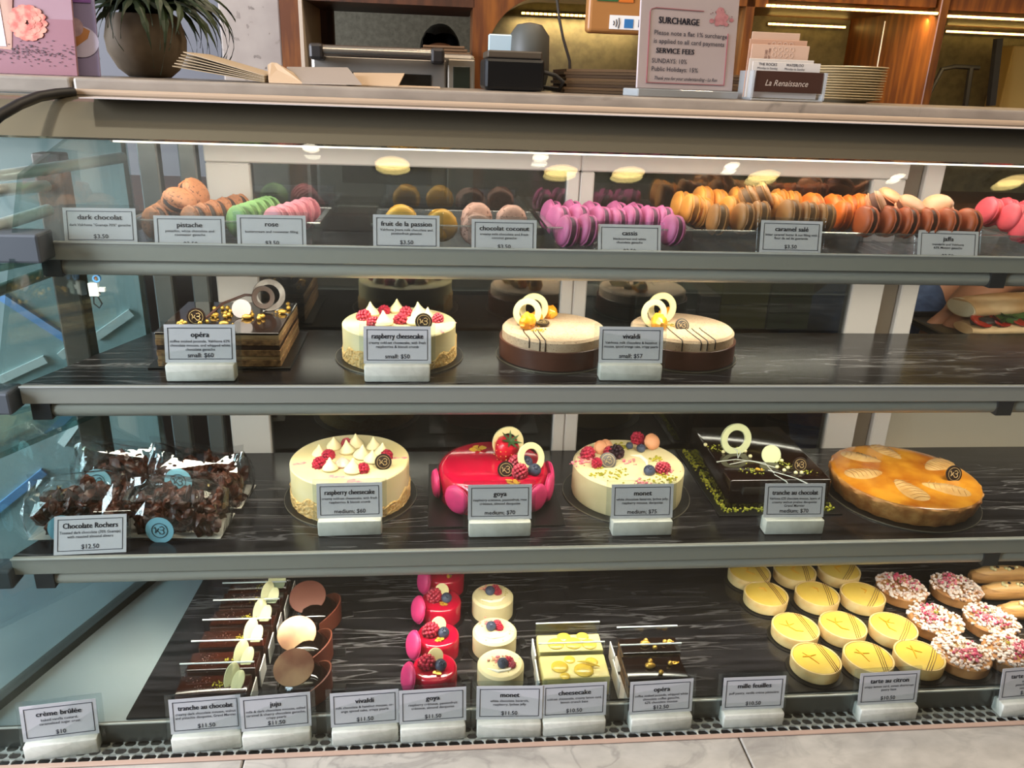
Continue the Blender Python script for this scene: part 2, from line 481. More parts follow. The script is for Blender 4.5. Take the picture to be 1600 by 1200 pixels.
# glass front: slanted below, bending back under the counter edge
prof = [(y, z) for y, z, _ in PROF]
hood = [prof[-1]]
for k in range(1, 9):
    a = k / 8
    hood.append((prof[-1][0] + (1.108 - prof[-1][0]) * a, prof[-1][1] + (1.344 - prof[-1][1]) * math.sin(a * PI / 2)))
def sheet(prof, x0, x1, th):
    vs, fs = [], []
    n = len(prof)
    for i, (y, z) in enumerate(prof):
        a = prof[max(i - 1, 0)]; b = prof[min(i + 1, n - 1)]
        d = Vector((b[0] - a[0], b[1] - a[1])).normalized(); nn = Vector((d.y, -d.x)) * th
        for x in (x0, x1):
            vs.append((x, y, z)); vs.append((x, y + nn.x, z + nn.y))
    for i in range(n - 1):
        o = 4 * i; p = o + 4
        fs += [(o, o + 2, p + 2, p), (o + 1, p + 1, p + 3, o + 3), (o, p, p + 1, o + 1), (o + 2, o + 3, p + 3, p + 2)]
    fs += [(0, 1, 3, 2), (4 * n - 4, 4 * n - 2, 4 * n - 1, 4 * n - 3)]
    return MB().add(vs, fs)
part(sheet(hood, -.56, XR + .3, .004), 'curved_hood', mat('hood_steel', '8f8670', .12, .75), smooth=True, angle=60)
fg = part(sheet(prof, -.56, XR + .3, .005), 'glass_front', M_GLASS, smooth=True, angle=60)
prof2 = [(y + .010 + (z - .6) * .011, z) for (y, z) in prof]
part(sheet(prof2, -.54, XR + .3, .004), 'inner_glass_front', M_GLASS, smooth=True, angle=60)

def shelf(n, z, zs, yf, xl, bxs):
    s = part(MB().add([(xl, yf + .004, zs), (XR, yf + .004, zs), (XR, YBACK - .004, zs), (side_x(YBACK) + .008, YBACK - .004, zs),
                       (xl, yf + .004, zs - .012), (XR, yf + .004, zs - .012), (XR, YBACK - .004, zs - .012), (side_x(YBACK) + .008, YBACK - .004, zs - .012)],
                      [(0, 1, 2, 3), (7, 6, 5, 4), (0, 4, 5, 1), (1, 5, 6, 2), (2, 6, 7, 3), (3, 7, 4, 0)]), 'shelf', M_DMARBLE)
    s['label'] = 'black marble shelf panel'
    part(MB().rbox(xl, XR, yf - .002, yf + .004, z - .0225, z, .0008, 1), 'front_edge', M_EDGE, s)
    part(MB().box(xl, XR, yf - .0035, yf - .002, z - .0014, z + .0004), 'edge_trim', mat('bright_trim', 'd9dad6', .3, .3), s)
    part(MB().tube([(bxs[0] + .022, yf + .0125, z - .0325), (XR, yf + .0125, z - .0325)], .0108, 16), 'light_tube', M_TUBE, s, smooth=True)
    for bx in bxs:
        part(MB().prism([(bx, -.0005), (bx + .022, -.0005), (bx + .022, .028), (bx, .028)], z - .0435, z - .0205, T(0, yf, 0)), 'bracket', M_DARKPL, s)
    aim = {1: .075, 2: .085, 3: .03}[n]
    d = area_light('shelf_led', (.44, yf + .016, z - .046), (.44, yf + .016 + aim, z - .23), 1.8, .014, LEDP[n], (1, .89, .74))
    d.data.spread = math.radians({1: 140, 2: 140, 3: 112}[n])
    return s
LEDP = {1: 2.7, 2: 2.7, 3: 3.2}
shelf(1, Z1, Z1S, YF[1], -.470, (-.472, .752))
shelf(2, Z2, Z2, YF[2], -.486, (-.478, .752))
shelf(3, Z3, Z3, YF[3], -.506, (-.484, .748))
# top light rail
part(MB().rbox(-.40, XR, 1.070, 1.080, 1.2915, 1.2985, .0015, 1), 'light_rail', mat('rail_white', 'e6e2dc', .3, .2))
part(MB().box(-.395, XR, 1.0685, 1.070, 1.2918, 1.2955), 'led_strip', emission('led_line', 'fff0e0', 3))
area_light('top_led', (.44, 1.075, 1.2905), (.44, 1.09, 1.19), 1.75, .012, 2.2, (1, .88, .74))
part(MB().box(-.42, XR, 1.05, 1.19, 1.3425, 1.3435), 'case_ceiling', mat('case_ceiling_paint', 'bfb4ae', .5))

# sliding glass doors at the back
def door(xs, rails, label):
    d = part(MB().box(xs[0] + .012, xs[1] - .012, YBACK + .004, YBACK + .009, .64, 1.262), 'glass_door', M_BACKGLASS)
    d['label'] = label
    for x0, x1 in rails:
        part(MB().rbox(x0, x1, YBACK - .002, YBACK + .02, .637, 1.2615, .002, 1), 'door_stile', M_FRAME, d)
    part(MB().rbox(xs[0], xs[1], YBACK - .004, YBACK + .022, 1.262, 1.342, .002, 1), 'door_top_rail', M_FRAME, d)
    part(MB().rbox(xs[0], xs[1], YBACK - .002, YBACK + .02, .622, .6365, .002, 1), 'door_bottom_rail', M_FRAME, d)
door((-.312, .208), ((-.312, -.252), (.189, .2075)), 'left sliding glass door with pale frame')
door((.2085, .700), ((.2085, .229), (.647, .699)), 'middle sliding glass door with pale frame')
part(MB().rbox(.728, .757, YBACK - .002, YBACK + .02, .625, 1.342, .002, 1), 'back_post', M_FRAME)
part(MB().rbox(.7005, .7275, YBACK + .006, YBACK + .02, .625, 1.342, .002, 1), 'door_channel', mat('channel_brown', '6a5d50', .5))
part(MB().rbox(.757, XR, YBACK, YBACK + .02, 1.325, 1.342, .002, 1), 'back_header', M_FRAME)
for x0, x1 in ((-.345, -.322), (-.398, -.372)):
    part(MB().rbox(x0, x1, YBACK - .006, YBACK + .014, .625, 1.342, .002, 1), 'corner_post_or_reflection', M_STEEL)
# splayed glass side
sy0, sy1 = .775, 1.152
part(MB().add([(side_x(sy0), sy0, .60), (side_x(sy1), sy1, .60), (side_x(sy1), sy1, 1.34), (side_x(.99), .99, 1.26),
               (side_x(sy0) - .006, sy0, .60), (side_x(sy1) - .006, sy1, .60), (side_x(sy1) - .006, sy1, 1.34), (side_x(.99) - .006, .99, 1.26)],
              [(0, 1, 2, 3), (7, 6, 5, 4), (0, 4, 5, 1), (1, 5, 6, 2), (2, 6, 7, 3), (3, 7, 4, 0)]), 'side_glass', M_SIDEGLASS)
def side_bar(z, w, h, m, name, y0=.79):
    part(MB().add([(side_x(y0) - w, y0, z), (side_x(y0), y0, z), (side_x(sy1), sy1, z), (side_x(sy1) - w, sy1, z),
                   (side_x(y0) - w, y0, z + h), (side_x(y0), y0, z + h), (side_x(sy1), sy1, z + h), (side_x(sy1) - w, sy1, z + h)],
                  [(3, 2, 1, 0), (4, 5, 6, 7), (0, 1, 5, 4), (1, 2, 6, 5), (2, 3, 7, 6), (3, 0, 4, 7)]), name, m)
# floor of the case: steel well with a marble slab on it
XS = -.335
M_TRAY = mat('brushed_tray_steel', 'a3adb0', .3, .55, col2='87939a', scale=5, bump=.15, bscale=60)
tr = part(MB().add([(side_x(.80), .80, ZB - .003), (XR, .80, ZB - .003), (XR, YBACK, ZB - .003), (side_x(YBACK), YBACK, ZB - .003),
                    (side_x(.80), .80, ZB - .03), (XR, .80, ZB - .03), (XR, YBACK, ZB - .03), (side_x(YBACK), YBACK, ZB - .03)],
                   [(0, 1, 2, 3), (7, 6, 5, 4), (0, 4, 5, 1), (1, 5, 6, 2), (2, 6, 7, 3), (3, 7, 4, 0)]), 'tray', M_TRAY)
part(MB().box(side_x(.80), XR, .797, .8, ZB - .0305, ZB - .0005), 'tray_front', mat('tray_front_steel', '70706c', .32, .7), tr)
part(MB().box(side_x(.80), XR, .7955, .797, ZB - .002, ZB), 'tray_trim', mat('bright_trim', 'd9dad6', .3, .3), tr)
part(MB().add([(-.375, .804, ZB), (XR, .804, ZB), (XR, YBACK - .002, ZB), (-.355, YBACK - .002, ZB), (-.375, .804, ZB - .0028), (XR, .804, ZB - .0028), (XR, YBACK - .002, ZB - .0028), (-.355, YBACK - .002, ZB - .0028)],
              [(0, 1, 2, 3), (7, 6, 5, 4), (0, 4, 5, 1), (1, 5, 6, 2), (2, 6, 7, 3), (3, 7, 4, 0)]), 'base_slab', M_DMARBLE)
side_bar(ZB - .003, .018, .012, mat('side_channel', '3b3c3c', .4, .5), 'side_channel', .80)
# vent grille with slots
def vent():
    mb = MB(); cw, ch, nrow = .0152, .0115, 3
    y0 = .7665; x0 = -.53; n = int((XR - x0) / cw)
    for r in range(nrow):
        for c in range(n):
            ox = x0 + c * cw + (cw / 2 if r % 2 else 0); oy = y0 + r * ch * .98
            hw, hh = cw * .44, ch * .41; q = hh * .6
            inn = [(hw - q, -hh), (hw, -hh + q), (hw, hh - q), (hw - q, hh), (-hw + q, hh), (-hw, hh - q), (-hw, -hh + q), (-hw + q, -hh)]
            out = [(hw - q, -ch / 2), (cw / 2, -hh + q), (cw / 2, hh - q), (hw - q, ch / 2), (-hw + q, ch / 2), (-cw / 2, hh - q), (-cw / 2, -hh + q), (-hw + q, -ch / 2)]
            X, Y = ox + cw / 2, oy + ch / 2
            vs = [(X + a, Y + b, ZV) for a, b in inn] + [(X + a, Y + b, ZV) for a, b in out] + [(X + a, Y + b, ZV - .002) for a, b in inn]
            fs = [(i, 8 + i, 8 + (i + 1) % 8, (i + 1) % 8) for i in range(8)] + [(i, (i + 1) % 8, 16 + (i + 1) % 8, 16 + i) for i in range(8)]
            cs = [(X + cw / 2, Y - ch / 2, ZV), (X + cw / 2, Y + ch / 2, ZV), (X - cw / 2, Y + ch / 2, ZV), (X - cw / 2, Y - ch / 2, ZV)]
            vs += cs
            fs += [(8, 24, 9), (10, 25, 11), (12, 26, 13), (14, 27, 15)]
            mb.add(vs, fs)
    return mb
part(vent(), 'vent_grille', mat('vent_metal', 'd0d0cb', .35, .4))
part(MB().box(-.54, XR, .767, .797, ZV - .03, ZV - .012), 'vent_well', M_BLACK)
# body of the case below the glass
part(MB().box(-.56, XR, .80, YBACK + .02, .05, ZB - .04), 'case_body', mat('case_body_panel', '6a655d', .5))
part(MB().box(-.54, XR, .85, YBACK, 0, .05), 'plinth', M_BLACK)

# marble ledge in front
ledge = thing('marble_ledge', 'grey white marble ledge along the foot of the glass front', 'ledge', (.2, .70, 0))
xs = [-1.0, atz(381, 1187, ZV).x, atz(1157, 1157, ZV).x, XR]
for a, b in zip(xs, xs[1:]):
    part(MB().rbox(a + .0008, b - .0008, .60, .7655, ZV - .03, ZV, .002, 2), 'slab', M_WMARBLE, ledge)
part(MB().box(-1.0, XR, .63, .765, 0, ZV - .0305), 'support', M_WARM, ledge)
part(MB().rbox(-1.0, XR, .7602, .7672, ZV + .0003, ZV + .003, .0008, 1), 'pink_seal', mat('seal_strip', 'b29684', .5), ledge)

# counter above the case
counter = thing('counter', 'marble counter top over the cake case', 'counter', (.3, 1.3, 1.344))
xj = aty(112, 130, 1.12).x
part(MB().rbox(xj + .001, 1.7, 1.12, 1.42, 1.3436, 1.365, .004, 3), 'counter_slab', M_CMARBLE, counter)
part(MB().rbox(-1.3, xj - .001, 1.12, 1.42, 1.3436, 1.365, .004, 3), 'counter_slab', M_CMARBLE, counter)
part(MB().rbox(xj + .001, 1.7, 1.108, 1.1195, 1.3425, 1.3515, .003, 2), 'counter_nosing', mat('nosing_stone', 'b39c84', .35), counter)
for x in (-1.25, 1.62):
    part(MB().box(x, x + .05, 1.20, 1.40, 0, 1.3434), 'counter_support', M_WOOD2, counter)

# the next case, seen through the glass side
nb = thing('neighbour_case', 'pale steel cake case beyond the glass side, with light tubes', 'display case', (-.9, 1.3, 0))
M_PALE = mat('pale_steel_panel', 'b9cccb', .4, .2, col2='9db6b6', scale=4)
a0, a1 = Vector((-.47, 1.30)), Vector((-1.5, 1.05))
nbp = MB(); nbp.add([(a0.x, a0.y, .55), (a1.x, a1.y, .55), (a1.x, a1.y, 1.335), (a0.x, a0.y, 1.335), (a0.x, a0.y + .02, .55), (a1.x, a1.y + .02, .55), (a1.x, a1.y + .02, 1.335), (a0.x, a0.y + .02, 1.335)],
    [(0, 1, 2, 3), (7, 6, 5, 4), (0, 4, 5, 1), (1, 5, 6, 2), (2, 6, 7, 3), (3, 7, 4, 0)])
part(nbp, 'back_panel', M_PALE, nb)
part(MB().add([(-1.5, .80, .60), (side_x(.80) - .03, .80, .60), (side_x(1.15) - .03, 1.15, .60), (-.50, 1.26, .60), (-1.5, 1.02, .60), (-1.5, .80, .56), (side_x(.80) - .03, .80, .56), (side_x(1.15) - .03, 1.15, .56), (-.50, 1.26, .56), (-1.5, 1.02, .56)],
              [(0, 1, 2, 3, 4), (9, 8, 7, 6, 5), (0, 5, 6, 1), (1, 6, 7, 2), (2, 7, 8, 3), (3, 8, 9, 4), (4, 9, 5, 0)]), 'tray', M_TRAY, nb)
for (u0, v0, y0, u1, v1, y1) in ((-30, 280, 1.02, 192, 246, 1.22), (-30, 300, .98, 100, 288, 1.18), (-20, 358, .98, 76, 328, 1.10), (-20, 460, .98, 76, 425, 1.10)):
    p, q = aty(u0, v0, y0), aty(u1, v1, y1)
    part(MB().tube([p, q], .0075, 12), 'light_tube', mat('neighbour_tube', 'dfe5e2', .3, .1), nb, smooth=True)
pn = Vector((a1.y - a0.y, -(a1.x - a0.x), 0)).normalized()
def on_panel(u, v):
    r = ray(u, v); return r * (Vector((a0.x, a0.y, 0)).dot(pn) / r.dot(pn)) + Vector((0, 0, CAMZ))
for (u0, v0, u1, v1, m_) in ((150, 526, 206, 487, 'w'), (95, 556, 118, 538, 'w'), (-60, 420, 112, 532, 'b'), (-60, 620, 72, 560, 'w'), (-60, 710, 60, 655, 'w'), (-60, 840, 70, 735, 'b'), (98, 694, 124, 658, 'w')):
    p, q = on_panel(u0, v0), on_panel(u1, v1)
    part(MB().tube([p, q], .009, 4), 'reflection_streak', mat('pale_reflection', 'd3dcd8', .4) if m_ == 'w' else mat('blue_reflection', '6f9ccc', .4), nb)  # coloured streaks stand in for reflections in the side glass
for (u0, v0, y0, u1, v1, y1) in ((-30, 420, .95, 240, 300, 1.2), (-30, 720, .95, 230, 560, 1.2)):
    p, q = aty(u0, v0, y0), aty(u1, v1, y1)
    q.z = p.z
    g = part(MB().add([p, q, q + Vector((-.25, -.12, 0)), p + Vector((-.25, -.12, 0)), p - Vector((0, 0, .008)), q - Vector((0, 0, .008)), q + Vector((-.25, -.12, -.008)), p + Vector((-.25, -.12, -.008))],
        [(0, 1, 2, 3), (7, 6, 5, 4), (0, 4, 5, 1), (1, 5, 6, 2), (2, 6, 7, 3), (3, 7, 4, 0)]), 'glass_shelf', clear('neighbour_glass', 'b5d0cc', 2, extra=.08), nb)
p = aty(92, 345, 1.14)
part(MB().rbox(p.x - .018, p.x + .018, 1.13, 1.16, .62, 1.27, .003, 2), 'corner_post_or_reflection', mat('brown_reflection', '4a4038', .5, col2='5d4c3e', scale=8), nb)  # upright brown bar stands in for a dark reflection in the side glass
p = aty(38, 380, .97)
part(MB().rbox(p.x - .05, p.x + .02, .96, 1.0, p.z - .022, p.z + .012, .003, 2), 'shelf_end', mat('shelf_end_grey', '4b5157', .5), nb)
p = aty(5, 610, .93)
part(MB().rbox(p.x - .05, p.x + .018, .905, .94, p.z - .022, p.z + .006, .003, 2), 'shelf_end', mat('shelf_end_grey', '4b5157', .5), nb)
p = aty(5, 885, .88)
part(MB().rbox(p.x - .05, p.x + .018, .86, .89, p.z - .02, p.z + .006, .003, 2), 'shelf_end', mat('shelf_end_grey', '4b5157', .5), nb)
# ------------------------------------------------------------------ behind and on the counter
ZC = 1.365
def pb(u0, v0, u1, v1, y):
    """pixel rectangle at depth y -> x0, x1, z0, z1"""
    vm, um = (v0 + v1) / 2, (u0 + u1) / 2
    return aty(u0, vm, y).x, aty(u1, vm, y).x, aty(um, v1, y).z, aty(um, v0, y).z
def pbox(mb, u0, v0, u1, v1, y, dep, r=None, z0=None):
    x0, x1, za, zb = pb(u0, v0, u1, v1, y)
    if z0 is not None: za = z0
    if r: mb.rbox(x0, x1, y, y + dep, za, zb, r, 2)
    else: mb.box(x0, x1, y, y + dep, za, zb)
    return mb
UP = RX(PI / 2)                                # (x, y) drawings stand up: y becomes height

# back bench and pillar
bench = thing('back_bench', 'dark wooden back bench along the wall behind the counter', 'bench', (.5, 2.1, 0))
part(MB().rbox(-1.6, 2.6, 1.74, 2.6, 1.06, 1.10, .004, 2), 'bench_top', M_WOOD2, bench)
part(MB().box(-1.55, 2.55, 1.80, 2.6, .02, 1.06), 'bench_front', mat('bench_front_dark', '241a14', .5), bench)
x0, x1, _, _ = pb(345, 20, 440, 110, 2.05)
struct(MB().rbox(x0, x1, 2.05, 2.64, 1.10, 2.74, .004, 2), 'pillar', M_TERRAZZO)
x0, x1, _, _ = pb(278, 20, 350, 110, 2.35)
struct(MB().box(x0 - .7, x1 + .1, 2.35, 2.40, 1.10, 2.74), 'trim_1', mat('grey_panel', '6b6a6e', .6))

# wooden wall cabinet with lit bays
cab = thing('wall_cabinet', 'walnut wall cabinet with warm led strips and an arched opening', 'cabinet', aty(1100, 100, 2.0) * 1.0)
cab.location.z = 1.10
YC, YD = 2.0, 2.44
x0, x1, _, _ = pb(440, 20, 470, 110, YC)
part(MB().box(x0, x1, YC, YC + .3, 1.10, 2.1), 'side_board', M_WOOD, cab)
part(MB().box(x1, x1 + .008, YC - .01, YC + .3, 1.10, 2.1), 'side_trim', mat('pale_trim', 'b9a794', .5), cab)
x0, x1, _, _ = pb(476, 20, 522, 110, YC + .3)
part(MB().box(x0, x1, YC + .3, YC + .33, 1.10, 2.1), 'inner_board', M_WOOD2, cab)
x0, x1, za, _ = pb(476, -40, 742, 6, YC)
part(MB().box(x0, x1, YC, YC + .3, za, za + .5), 'lintel', M_WOOD2, cab)
# arched board: the opening's left arc is cut out of it
c = aty(850, 95, YC); rad = (aty(850, 95, YC) - aty(760, 95, YC)).length
xl, xr = aty(738, 80, YC).x, aty(1190, 80, YC).x
ztop = 2.1
pts = [(xl, 1.10), (c.x - rad, 1.10)] + [(c.x + rad * math.cos(a), c.z + rad * math.sin(a)) for a in [PI - PI / 2 * k / 16 for k in range(17)]] + [(xr, c.z + rad), (xr, ztop), (xl, ztop)]
part(MB().prism(pts, -.14, 0, T(0, YC, 0) @ UP), 'arch_board', M_WOOD, cab)
LEDW = emission('led_warm', 'ffd070', 9)
def led(u0, v0, u1, v1, y, th=.005):
    p, q = aty(u0, v0, y), aty(u1, v1, y)
    zz = (p.z + q.z) / 2
    n = max(3, int((q.x - p.x) / .012)); st = (q.x - p.x) / n
    s = MB()
    for k in range(n):
        s.box(p.x + k * st, p.x + k * st + st * .72, y - .006, y, zz - th / 2, zz + th / 2)
    part(MB().box(p.x, q.x, y, y + .004, zz - th * .9, zz + th * .9), 'led_track', M_WOOD2, cab)
    return part(s, 'led_strip', LEDW, cab)
led(815, 20, 925, 26, YD - .01)
led(1197, 10, 1466, 20, YC)
led(1200, 39, 1322, 41, YD - .01)
led(1480, 26, 1660, 33, YC)
led(1478, 50, 1660, 56, YD - .01)
zt = aty(1330, 8, YC).z
part(MB().box(aty(1180, 8, YC).x, aty(1464, 8, YC).x, YC + .004, YD, zt + .004, zt + .06), 'bay_top', M_WOOD, cab)
part(MB().box(aty(1480, 20, YC).x, 2.4, YC + .004, YD, zt + .0, zt + .06), 'bay_top', M_WOOD, cab)
part(MB().box(aty(1180, 8, YC).x, 2.4, YC, YD, zt + .062, zt + .35), 'upper_cupboard', M_WOOD2, cab)
xu = aty(1465, 30, YC).x
part(MB().rbox(xu, xu + .022, YC - .004, YD, 1.10, zt + .06, .002, 1), 'upright', M_WOOD, cab)
part(MB().tube([aty(1383, 33, 2.2), aty(1371, 103, 2.2), aty(1366, 150, 2.2)], .0018, 6), 'wire', M_PAPER, cab)
part(MB().box(aty(1180, 8, YC).x - .02, aty(1180, 8, YC).x, YC, YD, 1.10, zt + .06), 'upright', M_WOOD, cab)
part(MB().box(aty(742, 8, YD).x, 2.4, YD, YD + .01, 1.10, zt + .06), 'bay_back', mat('bay_wallpaper', '7d775f', .8, col2='6a6552', scale=40), cab)
area_light('cabinet_led_glow', (aty(1330, 15, YC).x, YC + .02, zt - .01), (aty(1330, 15, YC).x, YC + .22, 1.2), .42, .01, 1.3, (1, .7, .3))
area_light('cabinet_led_glow', (aty(1540, 30, YC).x, YC + .02, zt - .02), (aty(1560, 30, YC).x, YC + .22, 1.2), .3, .01, .9, (1, .7, .3))
area_light('cabinet_led_glow', (aty(900, 25, YD).x, YD - .03, aty(900, 22, YD).z - .01), (aty(900, 25, YD).x, YD - .05, 1.2), .35, .01, 1.0, (1, .72, .35))
# dark picture frame and pale bag in the right bay
t = thing('leaning_frame', 'dark frame leaning in the lit cabinet bay at far right', 'frame', (aty(1545, 120, 2.2).x, 2.2, 1.10))
fx = t.location.x
part(MB().tube([aty(1560, 60, 2.2), aty(1548, 165, 2.2)], .012, 4), 'frame_bar', M_DARKPL, t)
part(MB().tube([aty(1450, 150, 2.2), aty(1472, 108, 2.2), aty(1492, 104, 2.2), aty(1530, 106, 2.2)], .006, 6), 'handle', M_DARKPL, t)
part(MB().tube([aty(1517, 106, 2.2), aty(1508, 168, 2.2)], .008, 6), 'frame_bar', M_DARKPL, t)
x0, x1, za, zb = pb(1578, 72, 1640, 126, 2.25)
tag(MB().rbox(x0, x1, 2.25, 2.32, za - .08, zb, .004, 2).build('paper_bag', mat('pale_bag', 'b59c62', .7)), 'pale yellow paper bag in the cabinet bay at far right', 'bag')

# toaster oven on the back bench
YO = 1.80
x0, x1, za, zb = pb(484, 80, 742, 140, YO)
ov = thing('toaster_oven', 'stainless toaster oven with bar handle on the back bench', 'oven', ((x0 + x1) / 2, YO, 1.10))
M_OVEN = mat('oven_steel', 'a39c92', .34, .6, col2='8f887f', scale=6)
xs_ = pb(484, 80, 697, 140, YO)[1]
part(MB().rbox(x0, x1, YO + .02, YO + .30, 1.115, zb, .008, 2), 'body', M_OVEN, ov)
dr = part(MB().rbox(x0 + .006, xs_, YO, YO + .02, 1.13, zb - .012, .004, 2), 'door', M_OVEN, ov)
a = pb(620, 116, 674, 150, YO); part(MB().rbox(a[0] - .12, a[1], YO - .002, YO + .004, 1.16, a[3], .001, 1), 'door_window', mat('oven_glass', '15130f', .08), dr)
h0, h1, hz0, hz1 = pb(486, 74, 693, 90, YO - .03)
hz = (hz0 + hz1) / 2
part(MB().tube([(h0 + .02, YO - .035, hz), (h1 - .02, YO - .035, hz)], .011, 14), 'handle', mat('handle_steel', 'b5ada2', .25, .9), dr, smooth=True)
for hx in (h0 + .012, h1 - .012):
    part(MB().rbox(hx - .014, hx + .014, YO - .05, YO + .01, hz - .018, hz + .013, .006, 2), 'handle_mount', mat('mount_dark', '3b3735', .4, .5), dr)
cp = part(MB().rbox(xs_ + .003, x1, YO - .004, YO + .03, 1.12, zb - .01, .003, 2), 'control_panel', mat('panel_steel', '9b9284', .35, .6), ov)
a = pb(708, 104, 734, 139, YO)
part(MB().rbox(a[0], a[1], YO - .006, YO - .002, a[2], a[3], .001, 1), 'display', mat('oven_display', '24281f', .2), cp)
x0_, x1_ = pb(490, 72, 620, 80, YO + .05)[:2]
for k in range(12):
    part(MB().ball(.004, T(x0_ + k * (x1_ - x0_) / 11, YO + .06, zb + .003), 1), 'rack_knob', mat('rack_dark', '191817', .4), ov)
for x in (x0 + .03, x1 - .03):
    part(MB().lathe([(.012, 1.10), (.014, 1.116)], 10, T(x, YO + .06, 0)), 'foot', M_BLACK, ov)
# brown paper on the oven
a = pb(655, 66, 735, 80, YO + .06)
for k in range(3):
    tag(MB().rbox(a[0] + k * .004, a[1] - k * .006, YO + .06, YO + .24, a[2] - .006 + k * .006, a[2] - .001 + k * .006, .001, 1).build('kraft_envelope', mat('kraft_brown', '6e5136', .7)),
        ['lowest', 'middle', 'topmost'][k] + ' of the brown paper envelopes on the toaster oven', 'envelope', 'envelopes on the oven')

# black receipt printer with cable
YP = 1.24
x0, x1, za, zb = pb(757, 84, 851, 145, YP)
pr = thing('receipt_printer', 'black receipt printer on the counter beside the paper bags', 'printer', ((x0 + x1) / 2, YP, ZC))
part(MB().rbox(x0, x1, YP, YP + .12, ZC + .001, zb - .006, .005, 2), 'body', mat('printer_black', '0a0a0b', .3), pr)
part(MB().rbox(x0 + .004, x1 - .004, YP + .004, YP + .12, zb - .006, zb + .004, .002, 2), 'lid', mat('printer_lid', '4a4034', .3), pr)
part(MB().tube([aty(850, 113, YP + .02), aty(868, 118, YP + .02), aty(880, 128, YP + .02), aty(874, 140, YP + .03), (x1 + .01, YP + .05, ZC + .006), (x1 - .005, YP + .08, ZC + .01)], .003, 8), 'cable', M_BLACK, pr, smooth=True)
# small customer display behind the printer
x0, x1, za, zb = pb(763, 54, 830, 90, 1.37)
cd = thing('customer_display', 'small pale blue customer display behind the black printer', 'display', ((x0 + x1) / 2, 1.37, ZC))
part(MB().rbox(x0, x1, 1.37, 1.378, ZC + .001, zb, .002, 1), 'screen', mat('screen_pale', 'a9bcc4', .3, emit=.12), cd)
for k in range(3):
    part(MB().box(x0 + (x1 - x0) * .6, x1 - .008 - .004 * k, 1.3685, 1.3695, zb - .012 - k * .008, zb - .010 - k * .008), 'screen_text', M_INK, cd)
part(MB().lathe([(0, ZC + .001), (.028, ZC + .001), (.034, ZC + .03), (.032, zb + .0), (.02, zb + .016), (0, zb + .02)], 18, T(x1 - .002, 1.382, 0)), 'back_housing', mat('housing_grey', '4a4a44', .5), cd, smooth=True)
part(MB().tube([aty(868, -20, 1.38), aty(874, 30, 1.38), aty(880, 60, 1.38), aty(890, 95, 1.38), aty(892, 148, 1.38)], .0022, 6), 'hanging_wire', mat('wire_dark', '3a342c', .5), cd)

# card terminal on a stand
YT = 1.33
x0, x1, za, zb = pb(920, -40, 1040, 53, YT)
ct = thing('card_terminal', 'wood cased card payment terminal beside the surcharge sign', 'terminal', (x1, YT, ZC))
part(MB().rbox(x0, x1, YT, YT + .03, za, zb, .006, 3), 'case', mat('terminal_wood', 'a5703c', .4, col2='8f5e30', scale=4), ct)
x0s, x1s, zas, zbs = pb(952, 25, 1030, 47, YT)
st = part(MB().box(x0s, x1s, YT - .0012, YT - .0002, zas, zbs), 'sticker', M_PAPER, ct)
for k in range(3):
    cxp = aty(958, 36, YT)
    part(MB().tube([(cxp.x + .004 * k, YT - .0018, cxp.z - .003 - .0022 * k), (cxp.x + .0015 + .004 * k, YT - .0018, cxp.z), (cxp.x + .004 * k, YT - .0018, cxp.z + .003 + .0022 * k)], .0007, 5), 'contactless_mark', M_INK, st)
a = pb(975, 30, 989, 44, YT)
part(MB().box(a[0], a[1], YT - .002, YT - .0013, a[2], a[3]), 'blue_card_mark', mat('card_blue', '2f6fa8', .5), st)
a = pb(997, 31, 1006, 43, YT)
part(MB().box(a[0], a[1], YT - .002, YT - .0013, a[2], a[3]), 'black_card_mark', M_INK, st)
a = pb(933, -8, 966, 2, YT); part(MB().box(a[0], a[1], YT - .0015, YT - .0002, a[2], a[3]), 'green_label', mat('label_green', '2c5a2f', .5), ct)
a = pb(967, -8, 990, 4, YT); part(MB().box(a[0], a[1], YT - .0015, YT - .0002, a[2], a[3]), 'orange_label', mat('label_orange', 'c96a22', .5), ct)
part(MB().tube([(x1 - .01, YT + .035, za + .03), (x1, YT + .045, ZC + .01)], .008, 10), 'stand', M_DARKPL, ct)
part(MB().lathe([(0, ZC + .0005), (.045, ZC + .0005), (.045, ZC + .008), (0, ZC + .01)], 24, T(x1, YT + .045, 0)), 'stand_base', M_DARKPL, ct)

# folded kraft bags
YK = 1.27
x0, x1, za, zb = pb(884, 112, 1172, 150, YK)
for k in range(8):
    z = ZC + .0008 + k * .0042
    j = random.uniform(-.004, .004)
    m = mat('kraft_bag_%d' % (k % 3), ['5a4630', '6a5238', '4c3a29'][k % 3], .75)
    mb = MB(); n = 10
    vs, fs = [], []
    for i in range(n + 1):
        f = i / n; bul = math.sin(f * PI) * .0025
        for yy in (YK, YK + .145):
            vs.append((x0 + j + (x1 - x0) * f, yy, z + bul * (k / 8))); vs.append((x0 + j + (x1 - x0) * f, yy, z + .0038 + bul * (k / 8)))
    for i in range(n):
        o = 4 * i
        fs += [(o, o + 4, o + 5, o + 1), (o + 1, o + 5, o + 7, o + 3), (o + 3, o + 7, o + 6, o + 2), (o + 2, o + 6, o + 4, o)]
    fs += [(0, 1, 3, 2), (4 * n, 4 * n + 2, 4 * n + 3, 4 * n + 1)]
    tag(mb.add(vs, fs).build('kraft_bag', m), f'folded brown paper bag behind the surcharge sign, {ordinal(7 - k)} from the top', 'paper bag', 'folded kraft bags')

